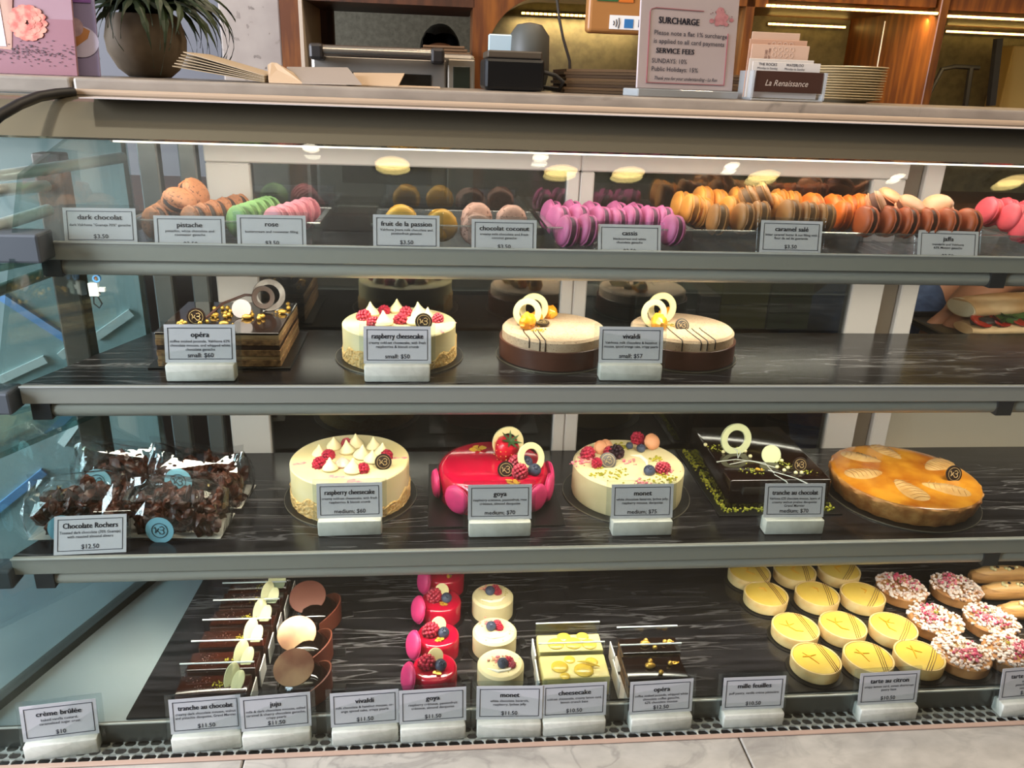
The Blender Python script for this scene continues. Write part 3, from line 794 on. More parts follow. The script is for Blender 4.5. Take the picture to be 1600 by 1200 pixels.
# surcharge sign
YS = 1.165
pl, prr = aty(994, 150, YS), aty(1154, 157, YS)
sg = thing('surcharge_sign', 'white surcharge and service fees sign standing on the counter', 'sign', (pl.x, YS, ZC), .30)
sg.scale = (1.2, 1.0, .88)
SW, SH = .135, .17
sgp = MB().rbox(0, SW, 0, .003, .0125, SH, .0008, 1).build('sign_panel', mat('sign_paper', 'bdb0b0', .5), sg, rot=(-.06, 0, 0))
MB().rbox(-.004, SW + .002, -.012, .03, .0006, .012, .001, 1).build('sign_base', clear('sign_base_acrylic', 'e6e0e2', 1.5, haze=.35), sg)
PINK = mat('sign_pink', 'a8646a', .6)
bd = MB(); e = .0011
for (a, b, c_, d) in ((.012, .013, .022, .124), (.121, .122, .022, .10), (.012, .122, .021, .022), (.020, .085, .130, .131)):
    bd.box(a, b, -.0012, -.0002, c_, d)
bd.tube([(.0125, -.0007, .124), (.0135, -.0007, .128), (.020, -.0007, .1305)], .0005, 4)
bd.build('border', PINK, sgp)
fl = MB()
for k in range(26):
    a = random.uniform(0, 2 * PI); r = abs(random.gauss(0, .009))
    fl.lathe([(0, 0), (random.uniform(.002, .006), 0)], 8, T(.108 + r * math.cos(a), -.0006 - .00001 * k, .123 + r * math.sin(a)) @ RX(PI / 2))
fl.build('watercolour_flower', mat('sign_flower', 'c98d90', .6, col2='b06d75', scale=90), sgp)
fd = MB()
for k in range(24):
    a = random.uniform(0, 2 * PI); r = random.uniform(.009, .018)
    fd.lathe([(0, 0), (random.uniform(.0003, .0009), 0)], 6, T(.108 + r * math.cos(a), -.001, .123 + r * math.sin(a)) @ RX(PI / 2))
fd.build('paint_specks', mat('sign_specks', '7a3f48', .6), sgp)
lettering(sgp, 'lettering', M_INK, [
    ('SURCHARGE', .0135, .052, .113, .055, .03, 'CENTER'),
    ('Please note a flat 1% surcharge', .0096, .019, .095, .101, .004, 'LEFT'),
    ('is applied to all card payments', .0096, .019, .083, .098, .004, 'LEFT'),
    ('SERVICE FEES', .0110, .023, .069, .052, .03, 'LEFT'),
    ('SUNDAYS: 10%', .0096, .018, .054, .048, .004, 'LEFT'),
    ('Public Holidays: 15%', .0096, .018, .042, .064, .004, 'LEFT'),
    ('Thank you for your understanding - La Ren', .0075, .022, .0285, .088, .006, 'LEFT', .35)], T(0, -.0008, 0) @ UP)

# brochure holder
YH = 1.175
x0, x1, za, zb = pb(1178, 118, 1283, 158, YH)
W = x1 - x0
bh = thing('brochure_holder', 'clear holder with brown and pink business cards on the counter', 'card holder', (x0, YH, ZC))
MB().rbox(-.004, W + .004, -.004, .05, .0006, .003, .0008, 1).build('tray', clear('holder_acrylic', 'e8e2e2', 1.5, haze=.3), bh)
for xx in (-.005, W + .002):
    MB().box(xx, xx + .003, -.004, .05, .003, .040).build('side_wall', clear('holder_acrylic', 'e8e2e2', 1.5, haze=.3), bh)
fc = MB().rbox(0, W, -.002, 0, .012, .040, .0003, 1).build('front_card', mat('card_brown', '3c2218', .5), bh)
lettering(fc, 'lettering', mat('card_silver', 'b9a89a', .5), [('La Renaissance', .0115, .014, .024, W - .036, .004, 'LEFT', .3)], T(0, -.0024, 0) @ UP)
for (dx, dx2, y, z1, col, nm) in ((-.004, W - .003, .006, .052, 'cfc6bc', 'white_card'), (-.008, W - .012, .010, .056, 'c9bfb4', 'white_card'),
                                  (-.004, W - .018, .018, .075, 'c9a68e', 'pink_card'), (-.006, W - .020, .024, .082, 'bf9478', 'pink_card'), (0, W - .028, .034, .092, 'cba98f', 'pink_card')):
    o = MB().rbox(dx, dx2, y, y + .0015, .004, z1, .0003, 1).build(nm, mat('brochure_' + col, col, .6), bh)
    if nm == 'white_card' and y < .008:
        lettering(o, 'lettering', M_INK, [('THE ROCKS', .005, .018, .0485, .03, .01, 'CENTER'), ('WATERLOO', .005, .058, .0485, .026, .01, 'CENTER'), ('Monday to Sunday', .004, .058, .0435, .03, 0, 'CENTER'), ('Monday to Sunday', .004, .018, .0435, .03, 0, 'CENTER')], T(0, y - .0004, 0) @ UP)
    if nm == 'pink_card' and y < .03:
        g = MB()
        for i in range(4):
            for j in range(3):
                g.ring(.0032, .0026, 0, .0003, 12, T(.030 + i * .0085, y - .0003, z1 - .006 - j * .0075) @ RX(PI / 2))
        g.build('ring_print', mat('ring_pink', 'd8bca6', .6), o)
        lettering(o, 'lettering', mat('brown_ink', '6b3d33', .6), [('COFFEE CARD', .005, 0, 0, .018, .01, 'CENTER'), ('BUY 9 GET 1 FREE', .004, 0, -.005, .022, .01, 'CENTER')], T(.018, y - .0004, z1 - .016) @ RY(-PI / 2) @ UP)

# plates
YPL = 1.25
a0, b0 = aty(1291, 160, YPL), aty(1398, 160, YPL)
pr_ = (b0.x - a0.x) / 2; pc = (a0.x + b0.x) / 2
ztopp = aty(1350, 104, YPL).z
NPL = 13; dz = (ztopp - ZC - .003) / NPL
plate = MB().lathe([(0, .0008), (pr_ * .55, .0008), (pr_ * .6, .0004), (pr_ * .64, .002), (pr_ * .97, dz * 1.5), (pr_, dz * 1.5 + .0006), (pr_ * .98, dz * 1.5 + .0014), (pr_ * .66, .0045), (0, .004)], 40).mesh('plate', mat('plate_cream', 'd8c8a4', .25), True)
for k in range(NPL):
    tag(link('plate', plate, None, (pc + random.uniform(-.0012, .0012) + k * .0003, YPL + pr_, ZC + .0002 + k * dz)), f'cream plate in the stack on the counter, {ordinal(NPL - 1 - k)} from the top', 'plate', 'stacked plates')

# posters at far left
YA = 1.19
pr0 = aty(122, 119, YA)
W, H = .24, .21
ps = thing('poster_board', 'pink poster with iced tea glass and flower at far left', 'poster', (pr0.x, YA, ZC), -.05)
pp = MB().rbox(-W, 0, 0, .003, .0005, H, .0006, 1).build('poster_panel', mat('poster_pink', '96737b', .6, col2='8b656b', scale=5), ps, rot=(-.14, 0, 0))
def flat(pts, y): return MB().prism(pts, 0, .0003, T(0, y, 0) @ UP)
flat([(-W, .0006), (-.0006, .0006), (-.0006, .07), (-W, .07)], -.0004).build('print_table', mat('poster_rose', '87575f', .6), pp)
def circ(cx, cy, rx, ry, n=24): return [(cx + rx * math.cos(2 * PI * i / n), cy + ry * math.sin(2 * PI * i / n)) for i in range(n)]
flat([(-.135, .034), (-.082, .030), (-.074, .098), (-.14, .10)], -.0010).build('print_glass', mat('poster_tea', '8a4a3c', .4, col2='b0866f', scale=30, stretch=(1, 1, .3)), pp)
flat(circ(-.112, .062, .014, .012), -.0014).build('print_peach', mat('poster_peach', 'd08a2c', .4), pp)
flat([(-.098, .034), (-.088, .034), (-.094, .125), (-.104, .125)], -.0016).build('print_straw', mat('poster_straw', 'c9b3b6', .4), pp)
ft = MB()
for ringn, (r, n, pr2) in enumerate(((.018, 14, .008), (.012, 11, .007), (.006, 7, .005))):
    for i in range(n):
        a = 2 * PI * i / n + ringn
        ft.prism(circ(-.058 + r * math.cos(a), .064 + r * math.sin(a), pr2, pr2 * .6, 8), 0, .0003, T(0, -.0016 - ringn * .0004 - .00002 * i, 0) @ UP)
ft.build('print_flower', mat('poster_flower', 'd98a72', .5, col2='b8503f', scale=120), pp)
sp = MB()
for k in range(170):
    x = random.gauss(-.055, .03); z = random.gauss(.027, .006)
    if -W < x < -.004: sp.box(x, x + random.uniform(.001, .003), -.0017, -.0012, z, z + .0008)
sp.build('print_tea_leaves', mat('poster_leaves', '3a2026', .6), pp)
p2r = aty(157, 119, YA + .02)
p2l = aty(118, 119, YA + .02)
w2 = p2r.x - p2l.x
ps2 = thing('menu_poster', 'narrow lilac poster with pastries on a plate, behind the pink poster', 'poster', (p2r.x, YA + .02, ZC), 0)
pq = MB().rbox(-w2 - .02, 0, 0, .003, .0005, H, .0006, 1).build('poster_panel', mat('poster_lilac', '8f86a8', .6), ps2, rot=(-.14, 0, 0))
flat(circ(-.022, .044, .024, .02), -.0008).build('print_plate', mat('poster_plate', 'c9c3da', .5), pq)
flat([(-.032, .034), (-.012, .048), (-.008, .058), (-.016, .062), (-.036, .046)], -.0012).build('print_eclair', mat('poster_eclair', 'b9804e', .5), pq)
flat(circ(-.028, .062, .012, .012), -.0012).build('print_bun', mat('poster_bun', 'c4aab0', .5, col2='a58c94', scale=90), pq)
flat([(-.040, .093), (-.004, .093), (-.004, .108), (-.040, .108)], -.0008).build('print_ribbon', mat('poster_purple', '8a5fa8', .5), pq)
flat([(-.040, .116), (-.001, .116), (-.001, .135), (-.040, .135)], -.0008).build('print_berries', mat('poster_berry', '5a3458', .5, col2='8a4a7a', scale=60), pq)
lettering(pq, 'lettering', mat('poster_white', 'ded6ea', .5), [('20', .012, -.02, .112, .02, .01, 'CENTER', .2)], T(0, -.0013, 0) @ UP)

# potted plant
YL = 1.305
pc_ = aty(214, 118, YL)
pt = thing('potted_cactus', 'trailing fishbone cactus in a cream pot on the counter', 'plant', (pc_.x, YL + .06, ZC))
MB().lathe([(0, .0005), (.030, .0005), (.044, .012), (.056, .035), (.058, .055), (.052, .080), (.047, .088), (.043, .086), (.047, .07), (0, .066)], 32).build('pot', mat('pot_cream', '857560', .7, col2='5c4f3c', scale=14, bump=.3), pt, smooth=True)
MB().lathe([(0, .078), (.046, .078)], 20).build('soil', mat('soil', '1d1610', .9), pt)
def leafmesh(L, w, curl, seed):
    rnd = random.Random(seed); n = 14; vs, fs = [], []
    x, z, a = 0, 0, 1.25
    for i in range(n + 1):
        f = i / n
        ww = w * math.sin(min(1, f * 1.15 + .08) * PI) ** .6 * (1 if i % 2 else .62) if i < n else .0006
        vs += [(x, -ww, z), (x, 0, z + .0022), (x, ww, z), (x, 0, z - .0012)]
        a -= curl / n; x += math.cos(a) * L / n; z += math.sin(a) * L / n
    for i in range(n):
        o = 4 * i; p = o + 4
        for k in range(4): fs.append((o + k, o + (k + 1) % 4, p + (k + 1) % 4, p + k))
    fs += [(3, 2, 1, 0), (4 * n, 4 * n + 1, 4 * n + 2, 4 * n + 3)]
    return MB().add(vs, fs).mesh('leaf', mat('cactus_green', '1d2c17', .5, col2='2c3d1e', scale=20))
LM = [leafmesh(L, w, c_, i) for i, (L, w, c_) in enumerate(((.15, .008, 2.9), (.12, .009, 2.3), (.17, .007, 3.3), (.10, .010, 1.6), (.14, .009, 2.6)))]
rnd = random.Random(3)
for k in range(95):
    a = rnd.uniform(0, 2 * PI)
    link('leaf', LM[k % 5], pt, (rnd.uniform(-.022, .022), rnd.uniform(-.02, .02), .078 + rnd.uniform(0, .01)), (rnd.uniform(-.5, .5), rnd.uniform(-.25, .3), a), rnd.uniform(.85, 1.3))

# paper menus and flat cake boxes lying on the counter
for k in range(6):
    a, b = aty(276 + k * 4, 104 + k * 2.0, 1.21), aty(418, 130, 1.21)
    mb = MB(); z0 = ZC + .0006 + k * .0016
    lift = .016 + .002 * k
    mb.add([(a.x, 1.19, z0 + lift), (a.x, 1.33, z0 + lift), (b.x, 1.33, z0), (b.x, 1.19, z0), (a.x, 1.19, z0 + lift + .0012), (a.x, 1.33, z0 + lift + .0012), (b.x, 1.33, z0 + .0012), (b.x, 1.19, z0 + .0012)],
           [(0, 1, 2, 3), (7, 6, 5, 4), (0, 4, 5, 1), (1, 5, 6, 2), (2, 6, 7, 3), (3, 7, 4, 0)])
    tag(mb.build('paper_menu', mat('menu_paper_%d' % (k % 2), ['a5906f', 'b8a386'][k % 2], .7)), f'cream paper menu fanned on the counter by the plant, {ordinal(5 - k)} from the top', 'menu', 'paper menus')
def flap(pts, y0, y1, name, label, col):
    """leaning sheet: pixel outline, near edge at y0, far edge at y1"""
    vs = []
    for th in (0, .0015):
        for (u, v, y) in pts:
            p = aty(u, v, y); p.z = max(p.z, ZC + .0008); vs.append(p + Vector((0, th, th)))
    n = len(pts)
    return MB().add(vs, [tuple(range(n)), tuple(range(2 * n - 1, n - 1, -1))] + [(i, n + i, n + (i + 1) % n, (i + 1) % n) for i in range(n)])
CARD = mat('box_card_white', '968a80', .6); CARD2 = mat('box_card_cream', 'bda488', .6)
bx = thing('flat_cake_box', 'unfolded white cake box lying on the counter by the menus', 'cake box', (aty(500, 131, 1.2).x, 1.2, ZC))
part(flap([(448, 106, 1.26), (543, 107, 1.26), (565, 133, 1.17), (472, 132, 1.17)], 0, 0, '', '', 0), 'side_flap', CARD, bx)
part(flap([(552, 115, 1.30), (632, 116, 1.30), (622, 136, 1.20), (562, 135, 1.20)], 0, 0, '', '', 0), 'lid_flap', CARD2, bx)
part(flap([(418, 103, 1.24), (424, 99, 1.24), (432, 100, 1.24), (458, 115, 1.22), (472, 131, 1.17), (420, 130, 1.17)], 0, 0, '', '', 0), 'tuck_flap', CARD2, bx)
xa = aty(540, 134, 1.19).x
part(MB().box(xa, xa + .13, 1.20, 1.34, ZC + .0005, ZC + .002), 'bottom', CARD2, bx)

# black cable hanging over the glass corner, and a white plug inside
tag(MB().tube([aty(116, 144, 1.105), aty(90, 146, 1.09), aty(60, 151, 1.06), aty(30, 163, 1.03), aty(0, 180, 1.0), aty(-40, 215, .98)], .0062, 10).build('black_cable', M_BLACK, smooth=True), 'thick black cable draped over the left corner of the case', 'cable')
pg = thing('cable_connector', 'small white plug hanging with wires by the glass side', 'connector', aty(148, 458, 1.05))
o = pg.location
MB().rbox(-.006, .006, -.004, .004, -.004, .014, .001, 1).build('plug_body', mat('plug_white', 'b9c2c6', .4), pg)
MB().rbox(.006, .014, -.003, .003, .002, .008, .001, 2).build('plug_tab', mat('plug_white', 'b9c2c6', .4), pg)
MB().ring(.005, .003, 0, .004, 16, T(.006, 0, .020) @ RX(PI / 2)).build('blue_collar', mat('collar_blue', '4a7fb5', .4), pg)
MB().tube([(-.002, 0, -.004), (-.003, 0, -.014), (.003, 0, -.020), (.007, 0, -.014), (.003, 0, -.004)], .001, 6).build('wire_loop', M_BLACK, pg, smooth=True)
MB().tube([(.004, 0, .016), (.004, .004, .05), (-.002, .01, .09)], .0012, 6).build('lead', mat('copper_lead', '8f5f38', .5), pg)

# boxes stacked behind the glass doors
pbn = thing('packing_table', 'dark packing table behind the glass doors', 'table', (.42, 1.58, 0))
zt_ = aty(1000, 516, 1.46).z
part(MB().rbox(.02, .66, 1.42, 1.72, zt_ - .03, zt_, .003, 2), 'table_top', M_WOOD2, pbn)
for x in (.04, .62):
    for y in (1.44, 1.69):
        part(MB().box(x - .015, x + .015, y - .015, y + .015, 0, zt_ - .03), 'leg', M_WOOD2, pbn)
for k, (u0, u1, v0, v1, col, nm) in enumerate(((925, 985, 447, 515, '4d5450', 'grey green cake box at the left of the row behind the glass doors'), (992, 1088, 452, 515, '566058', 'wide grey green cake box behind the vivaldi cakes'), (1092, 1124, 462, 515, '6b6259', 'small taupe box beside the yellow box behind glass'),
                                       (1126, 1200, 440, 515, '8a7f2c', 'mustard yellow box behind the glass doors'), (1203, 1268, 438, 515, '57603c', 'olive green box with dark spots behind the glass doors'))):
    x0, x1, za, zb = pb(u0, v0, u1, v1, 1.47)
    t = thing('cake_box', nm, 'box', ((x0 + x1) / 2, 1.47, zt_), 0, 'boxes behind the doors')
    m = mat('box_' + col, col, .7)
    nlay = 3 if k == 4 else 2
    hh = (zb - zt_) / nlay
    for j in range(nlay):
        b = part(MB().rbox(x0, x1, 1.47, 1.62, zt_ + .0006 + j * hh, zt_ + (j + 1) * hh, .002, 1), 'tier', m, t)
        if k == 4:
            part(MB().lathe([(0, 0), (.006, 0)], 12, T((x0 + x1) / 2, 1.4695, zt_ + (j + .5) * hh) @ RX(PI / 2)), 'spot', M_WOOD2, b)
# white bin behind the open end
x0, x1, za, zb = pb(1378, 652, 1640, 698, 1.19)
wbx = thing('white_container', 'large white container behind the open end of the case', 'container', (x0, 1.19, 0))
part(MB().rbox(x0, x1, 1.19, 1.275, .30, zb + .03, .004, 2), 'front', mat('container_white', 'b5ab9c', .5), wbx)
part(MB().rbox(x0 - .004, x1 + .004, 1.187, 1.278, zb + .03, zb + .045, .004, 2), 'lid', mat('container_white', 'b5ab9c', .5), wbx)
part(MB().box(x0 + .02, x1 - .02, 1.20, 1.265, 0, .30), 'stand', M_BLACK, wbx)
# ------------------------------------------------------------------ price cards
M_CARD = mat('card_paper', 'c9c7cc', .65)
CW, CH = .083, .0465
def card_face(parent, title, desc, price, M, small=False):
    c_ = MB().box(-CW / 2, CW / 2, 0, .0006, 0, CH).mesh('card', M_CARD)
    o = link('card', c_, parent); o.matrix_local = M
    b = MB(); i = .004; t = .0008
    for (x0, x1, z0, z1) in ((-CW / 2 + i, CW / 2 - i, i, i + t), (-CW / 2 + i, CW / 2 - i, CH - i - t, CH - i), (-CW / 2 + i, -CW / 2 + i + t, i, CH - i), (CW / 2 - i - t, CW / 2 - i, i, CH - i)):
        b.box(x0, x1, -.0003, -.0001, z0, z1)
    b.build('border', M_INK, o)
    L_ = [(title, .0092, 0, CH - .0125, CW - .02, .034, 'CENTER')]
    n = len(desc)
    y = CH - .0205 if n > 1 else CH - .0225
    for d_ in desc:
        L_.append((d_, .0047, 0, y, CW - .013, .008, 'CENTER')); y -= .0050
    if price: L_.append((price, .0076, 0, .0088, CW - .03, .012, 'CENTER'))
    lettering(o, 'lettering', M_INK, L_, T(0, -.0004, 0) @ UP)
    return o
BLOCK = MB().rbox(-.0405, .0405, 0, .0195, 0, .0215, .0025, 2).mesh('marble_base', M_BLOCK, True)
SLEEVE = MB().rbox(-.047, .047, 0, .0022, 0, .064, .0004, 1).mesh('acrylic_holder', M_ACRYL)
def block_card(u, v, z, rz, title, desc, price, label, lean=-.22):
    p = atz(u, v, z)
    if z == ZV: p = aty(u, v, .7765); p.z = ZV
    t = thing('price_card', label, 'price card', p + Vector((0, 0, .0003)), rz, 'price cards on marble blocks')
    link('marble_base', BLOCK, t)
    s = link('acrylic_holder', SLEEVE, t); s.matrix_local = T(0, .011, .007) @ RX(lean)
    card_face(t, title, desc, price, T(0, .0095, .0215) @ RX(lean))
    return t
def lip_card(u, v, y, z, rz, title, desc, price, label, lean=-.2, roll=0):
    """card in a bare clear sleeve behind the shelf lip; (u, v) is its top centre"""
    p = aty(u, v, y)
    t = thing('price_card', label, 'price card', (p.x, y - .0095, z), rz, 'price cards in clear sleeves')
    k_ = .90 if z < Z1 + .01 and z > Z2 + .05 else 1
    hh = (p.z - z) / math.cos(lean)
    if hh < CH * k_: hh = CH * k_
    s = MB().rbox(-.046, .046, .0008, .0022, 0.0005, hh + .004, .0004, 1).build('acrylic_holder', M_ACRYL, t)
    s.matrix_local = RX(lean) @ RY(roll)
    card_face(t, title, desc, price, RX(lean) @ RY(roll) @ T(0, 0, hh - CH * k_) @ SC(1, 1, k_))
    return t
D50 = '$3.50'
for a in ((155, 325, 1.0185, .05, 'dark chocolat', ['dark Valrhona "Guanaja 70%" ganache'], D50, 'white dark chocolat price card at the left end of the macaron shelf'),
          (297, 345, 1.0185, .05, 'pistache', ['pistachio, white chocolate and', 'rosewater ganache'], D50, 'white pistache price card in front of the tan macarons'),
          (424, 336, 1.0185, .03, 'rose', ['buttercream and rosewater filling'], D50, 'white rose price card in front of the green and pink macarons'),
          (635, 336, 1.0185, 0, 'fruit de la passion', ['Valrhona Jivara milk chocolate and', 'passionfruit ganache'], D50, 'white fruit de la passion price card before the yellow macarons'),
          (788, 343, 1.0185, 0, 'chocolat coconut', ['creamy milk chocolate and fresh', 'coconut ganache'], D50, 'white chocolat coconut price card before the pale brown macarons'),
          (984, 361, 1.0185, 0, 'cassis', ['blackcurrant and white', 'chocolate ganache'], D50, 'white cassis price card leaning low before the magenta macarons'),
          (1238, 345, 1.0185, -.03, 'caramel salé', ['bitter caramel butter & nut filling with', 'fleur de sel de guerande'], D50, 'white caramel salé price card before the amber macarons'),
          (1483, 364, 1.0185, -.06, 'jaffa', ['mandarin and Valrhona', '63% Manjari ganache'], D50, 'white jaffa price card leaning low before the orange macarons')):
    u, v, y, rz, ti, de, pr__, la = a
    low = ti in ('cassis', 'jaffa', 'pistache')
    lip_card(u, v, y, Z1S + .0005, rz, ti, de, pr__, la, lean=-.3 if ti in ('cassis', 'jaffa') else -.2)
SM, MD = 'small: $%d', 'medium; $%d'
block_card(314, 597, Z2, .02, 'opéra', ['coffee soaked joconde, Valrhona 62%', 'chocolate mousse, and whipped white', 'chocolate ganache'], SM % 60, 'opéra price card on a marble block before the square chocolate cake')
block_card(621, 598, Z2, 0, 'raspberry cheesecake', ['creamy cold-set cheesecake, with fresh', 'raspberries & biscuit crumb'], SM % 50, 'small raspberry cheesecake price card, fifty dollars, on the middle shelf')
block_card(985, 596, Z2, -.02, 'vivaldi', ['Valrhona milk chocolate & hazelnut', 'mousse, spiced orange cake, crispy pearls'], 'small; $57', 'vivaldi price card on a marble block between the two round mousse cakes')
block_card(547, 838, Z3, .02, 'raspberry cheesecake', ['creamy cold-set cheesecake, with fresh', 'raspberries & biscuit crumb'], MD % 60, 'medium raspberry cheesecake price card, sixty dollars, on the lower shelf')
block_card(781, 840, Z3, 0, 'goya', ['raspberry crémeux, passionfruit, rose', 'crémeux, almond dacquoise'], MD % 70, 'goya price card on a marble block before the red glazed cake')
block_card(1003, 838, Z3, 0, 'monet', ['white chocolate bavarois, lychee jelly,', 'raspberry mousse, dacquoise'], MD % 75, 'monet price card on a marble block before the white berry cake')
block_card(1240, 836, Z3, -.02, 'tranche au chocolat', ['Valrhona 62% chocolate mousse, layers of', 'creamy walnut praline dacquoise', 'Grand Marnier'], MD % 70, 'tranche au chocolat price card before the dark glazed oblong cake')
lip_card(142, 838, .8865, Z3 + .0006, .05, 'Chocolate Rochers', ['Toasted dark chocolate (70% Guanaja)', 'with roasted almond slivers'], '$12.50', 'Chocolate Rochers price card before the bagged chocolate clusters', lean=-.45)
for (u, v, rz, ti, de, pr__, la) in (
        (97, 1181, .12, 'crème brûlée', ['baked vanilla custard,', 'caramelised sugar crust'], '$10', 'crème brûlée price card on the steel well at far left'),
        (323, 1168, .06, 'tranche au chocolat', ['creamy dark chocolate mousse, walnut', 'and pistachio dacquoise, Grand Marnier'], '$11.50', 'tranche au chocolat price card before the chocolate slices'),
        (433, 1166, .07, 'juju', ['milk & dark chocolate mousse, salted', 'caramel & cherry chocolate ganache,', 'crispy pearls'], '$11.50', 'juju price card before the dark chocolate domes'),
        (571, 1160, .05, 'vivaldi', ['milk chocolate & hazelnut mousse, or-', 'ange spiced cake, crispy pearls'], '$11.50', 'vivaldi price card before the empty stretch of black marble'),
        (677, 1156, .04, 'goya', ['raspberry crémeux, passionfruit', 'crémeux, almond dacquoise'], '$11.50', 'goya price card before the little red glazed cakes'),
        (795, 1152, -.04, 'monet', ['white chocolate bavarois,', 'raspberry, lychee jelly'], '$11.50', 'monet price card before the little cream cakes'),
        (897, 1148, .02, 'cheesecake', ['cold-set cheesecake, creamy lemon curd,', 'lemon crunch base'], '$10.50', 'cheesecake price card before the pale yellow lemon slices'),
        (1033, 1140, .03, 'opéra', ['coffee soaked joconde, whipped white', 'chocolate coffee ganache,', '62% chocolate mousse'], '$12.50', 'opéra price card before the dark chocolate slices with gold pearls'),
        (1177, 1133, 0, 'mille feuilles', ['puff pastry, vanilla crème pâtissière'], '$10.50', 'mille feuilles price card left of the lemon tarts'),
        (1388, 1123, .02, 'tarte au citron', ['crispy lemon curd, sweet shortcrust', 'pastry base'], '$10.50', 'tarte au citron price card before the yellow lemon tarts'),
        (1606, 1115, .06, 'tarte aux fruits', ['et pistache', 'pistachio frangipane,', 'seasonal fruit'], '$10.50', 'tarte aux fruits price card at the far right of the base')):
    block_card(u, v, ZV, rz, ti, de, pr__, la, lean=-.16)

# ------------------------------------------------------------------ macarons
def hexmix(c, k):
    return ''.join('%02x' % max(0, min(255, int(int(c[i:i + 2], 16) * k))) for i in (0, 2, 4))
MACS = {}
def macaron_meshes(kind):
    if kind in MACS: return MACS[kind]
    col, fill, speck = {'tan': ('b8764e', '3c2116', '4a2415'), 'green': ('83ac66', '4c6c34', None), 'pink': ('dd8a95', 'b05c6a', None), 'yellow': ('d9a22c', '8c6a20', None),
                        'coco': ('b88d7c', '7b5444', '6b4436'), 'cassis': ('c25f90', '5a2f4a', None), 'amber': ('dd8f36', 'b07a3c', None), 'bronze': ('a8713a', '6e4c2a', None), 'orange': ('e8731c', 'b85a18', None),
                        'rust': ('b4521e', '4e2716', None), 'peach': ('d29066', '6a3a22', None), 'coral': ('ea5560', 'c94a4e', None), 'rosepink': ('d8336f', 'b02a58', None)}[kind]
    m = speckled('macaron_' + kind, col, speck, 260, .60, .55, base2=hexmix(col, .9)) if speck else mat('macaron_' + kind, col, .5, col2=hexmix(col, .92), scale=60, bump=.08, bscale=200)
    mf = mat('macaron_filling_' + kind, fill, .6)
    R = .0202
    rn = random.Random(kind)
    def jit(a, r, z): return rn.uniform(-.0009, .0009) if z < .0042 and r > .015 else 0
    sh = MB().lathe([(0, .0024), (R * .95, .0024), (R * 1.03, .0030), (R * 1.02, .0040), (R * .94, .0045), (R * .975, .0052), (R * .955, .0066), (R * .86, .0084), (R * .68, .0096), (R * .4, .0104), (0, .0107)], 28, jit=jit).mesh('shell', m, True, 60)
    fl = MB().lathe([(0, -.0038), (R * .92, -.0038), (R * .945, 0), (R * .92, .0038), (0, .0038)], 24).mesh('filling', mf, True)
    MACS[kind] = (sh, fl)
    return MACS[kind]
def macaron(kind, loc, axis, label, group, s=1.0):
    sh, fl = macaron_meshes(kind)
    t = thing('macaron', label, 'macaron', loc, 0, group)
    t.rotation_euler = Vector(axis).to_track_quat('Z', 'Y').to_euler()
    t.scale = (s, s, s)
    link('shell', sh, t, (0, 0, .0011)); link('shell', sh, t, (0, 0, -.0011), (PI, 0, 0)); link('filling', fl, t)
    return t
R0 = .0205
def mac_px(kind, u, v, y, axis, label, group, s=1.0, rest=False):
    p = aty(u, v, y)
    p.z = max(p.z, Z1S + .004 + R0)
    return macaron(kind, p, axis, label, group, s)
rn = random.Random(11)
# leaning rows that run back into the case
def mac_row(kind, u0, v0, y0, u1, v1, y1, n, words, group):
    for k in range(n):
        f = k / (n - 1)
        mac_px(kind, u0 + (u1 - u0) * f, v0 + (v1 - v0) * f, y0 + (y1 - y0) * f, (-.85, -1, .12 + rn.uniform(-.05, .05)), f'{words}, {ordinal(k)} from the front', group)
mac_row('tan', 244, 348, 1.05, 262, 336, 1.13, 3, 'speckled tan macaron in the left row behind the dark chocolat card', 'tan macarons')
mac_row('tan', 304, 346, 1.045, 372, 327, 1.145, 5, 'speckled tan macaron in the right row behind the pistache card', 'tan macarons')
mac_px('tan', 280, 315, 1.07, (.45, -.35, .85), 'speckled tan macaron lying on top of its pile, lower one', 'tan macarons')
mac_px('tan', 303, 303, 1.10, (.8, -.35, .5), 'speckled tan macaron tipped on edge at the top of its pile', 'tan macarons')
mac_row('green', 376, 346, 1.05, 420, 330, 1.145, 5, 'green pistachio macaron in the leaning row beside the tan ones', 'green macarons')
mac_row('pink', 433, 348, 1.05, 480, 332, 1.145, 5, 'pink rose macaron in the leaning row beside the green ones', 'pink macarons')
G = 'yellow macarons'
mac_px('yellow', 627, 345, 1.06, (.05, -1, .1), 'yellow macaron half hidden behind the fruit de la passion card', G)
mac_px('yellow', 689, 352, 1.045, (.25, -1, .1), 'yellow macaron standing right of the fruit de la passion card', G)
G = 'pale brown macarons'
mac_px('coco', 744, 358, 1.04, (.1, -1, .12), 'pale brown macaron at the front of the tray left of the coconut card', G)
mac_px('coco', 745, 341, 1.09, (.1, -1, .12), 'pale brown macaron standing behind the front one, left of the coconut card', G)
mac_px('coco', 799, 345, 1.07, (.05, -1, .12), 'pale brown macaron peeping over the coconut card', G)
G = 'magenta macarons'
for row, y, pts in (('back', 1.125, ((861, 336), (892, 336), (922, 338), (962, 338), (990, 340))), ('middle', 1.075, ((872, 345), (902, 344), (936, 346), (960, 349), (984, 345), (1012, 346), (1034, 346))), ('front', 1.035, ((886, 362), (916, 360), (1050, 360)))):
    for k, (u, v) in enumerate(pts):
        mac_px('cassis', u, v, y, (-1, -.30 + rn.uniform(-.15, .15), .2), f'magenta macaron in the {row} row of its tray, {ordinal(k)} from the left', G)
G = 'amber macarons'
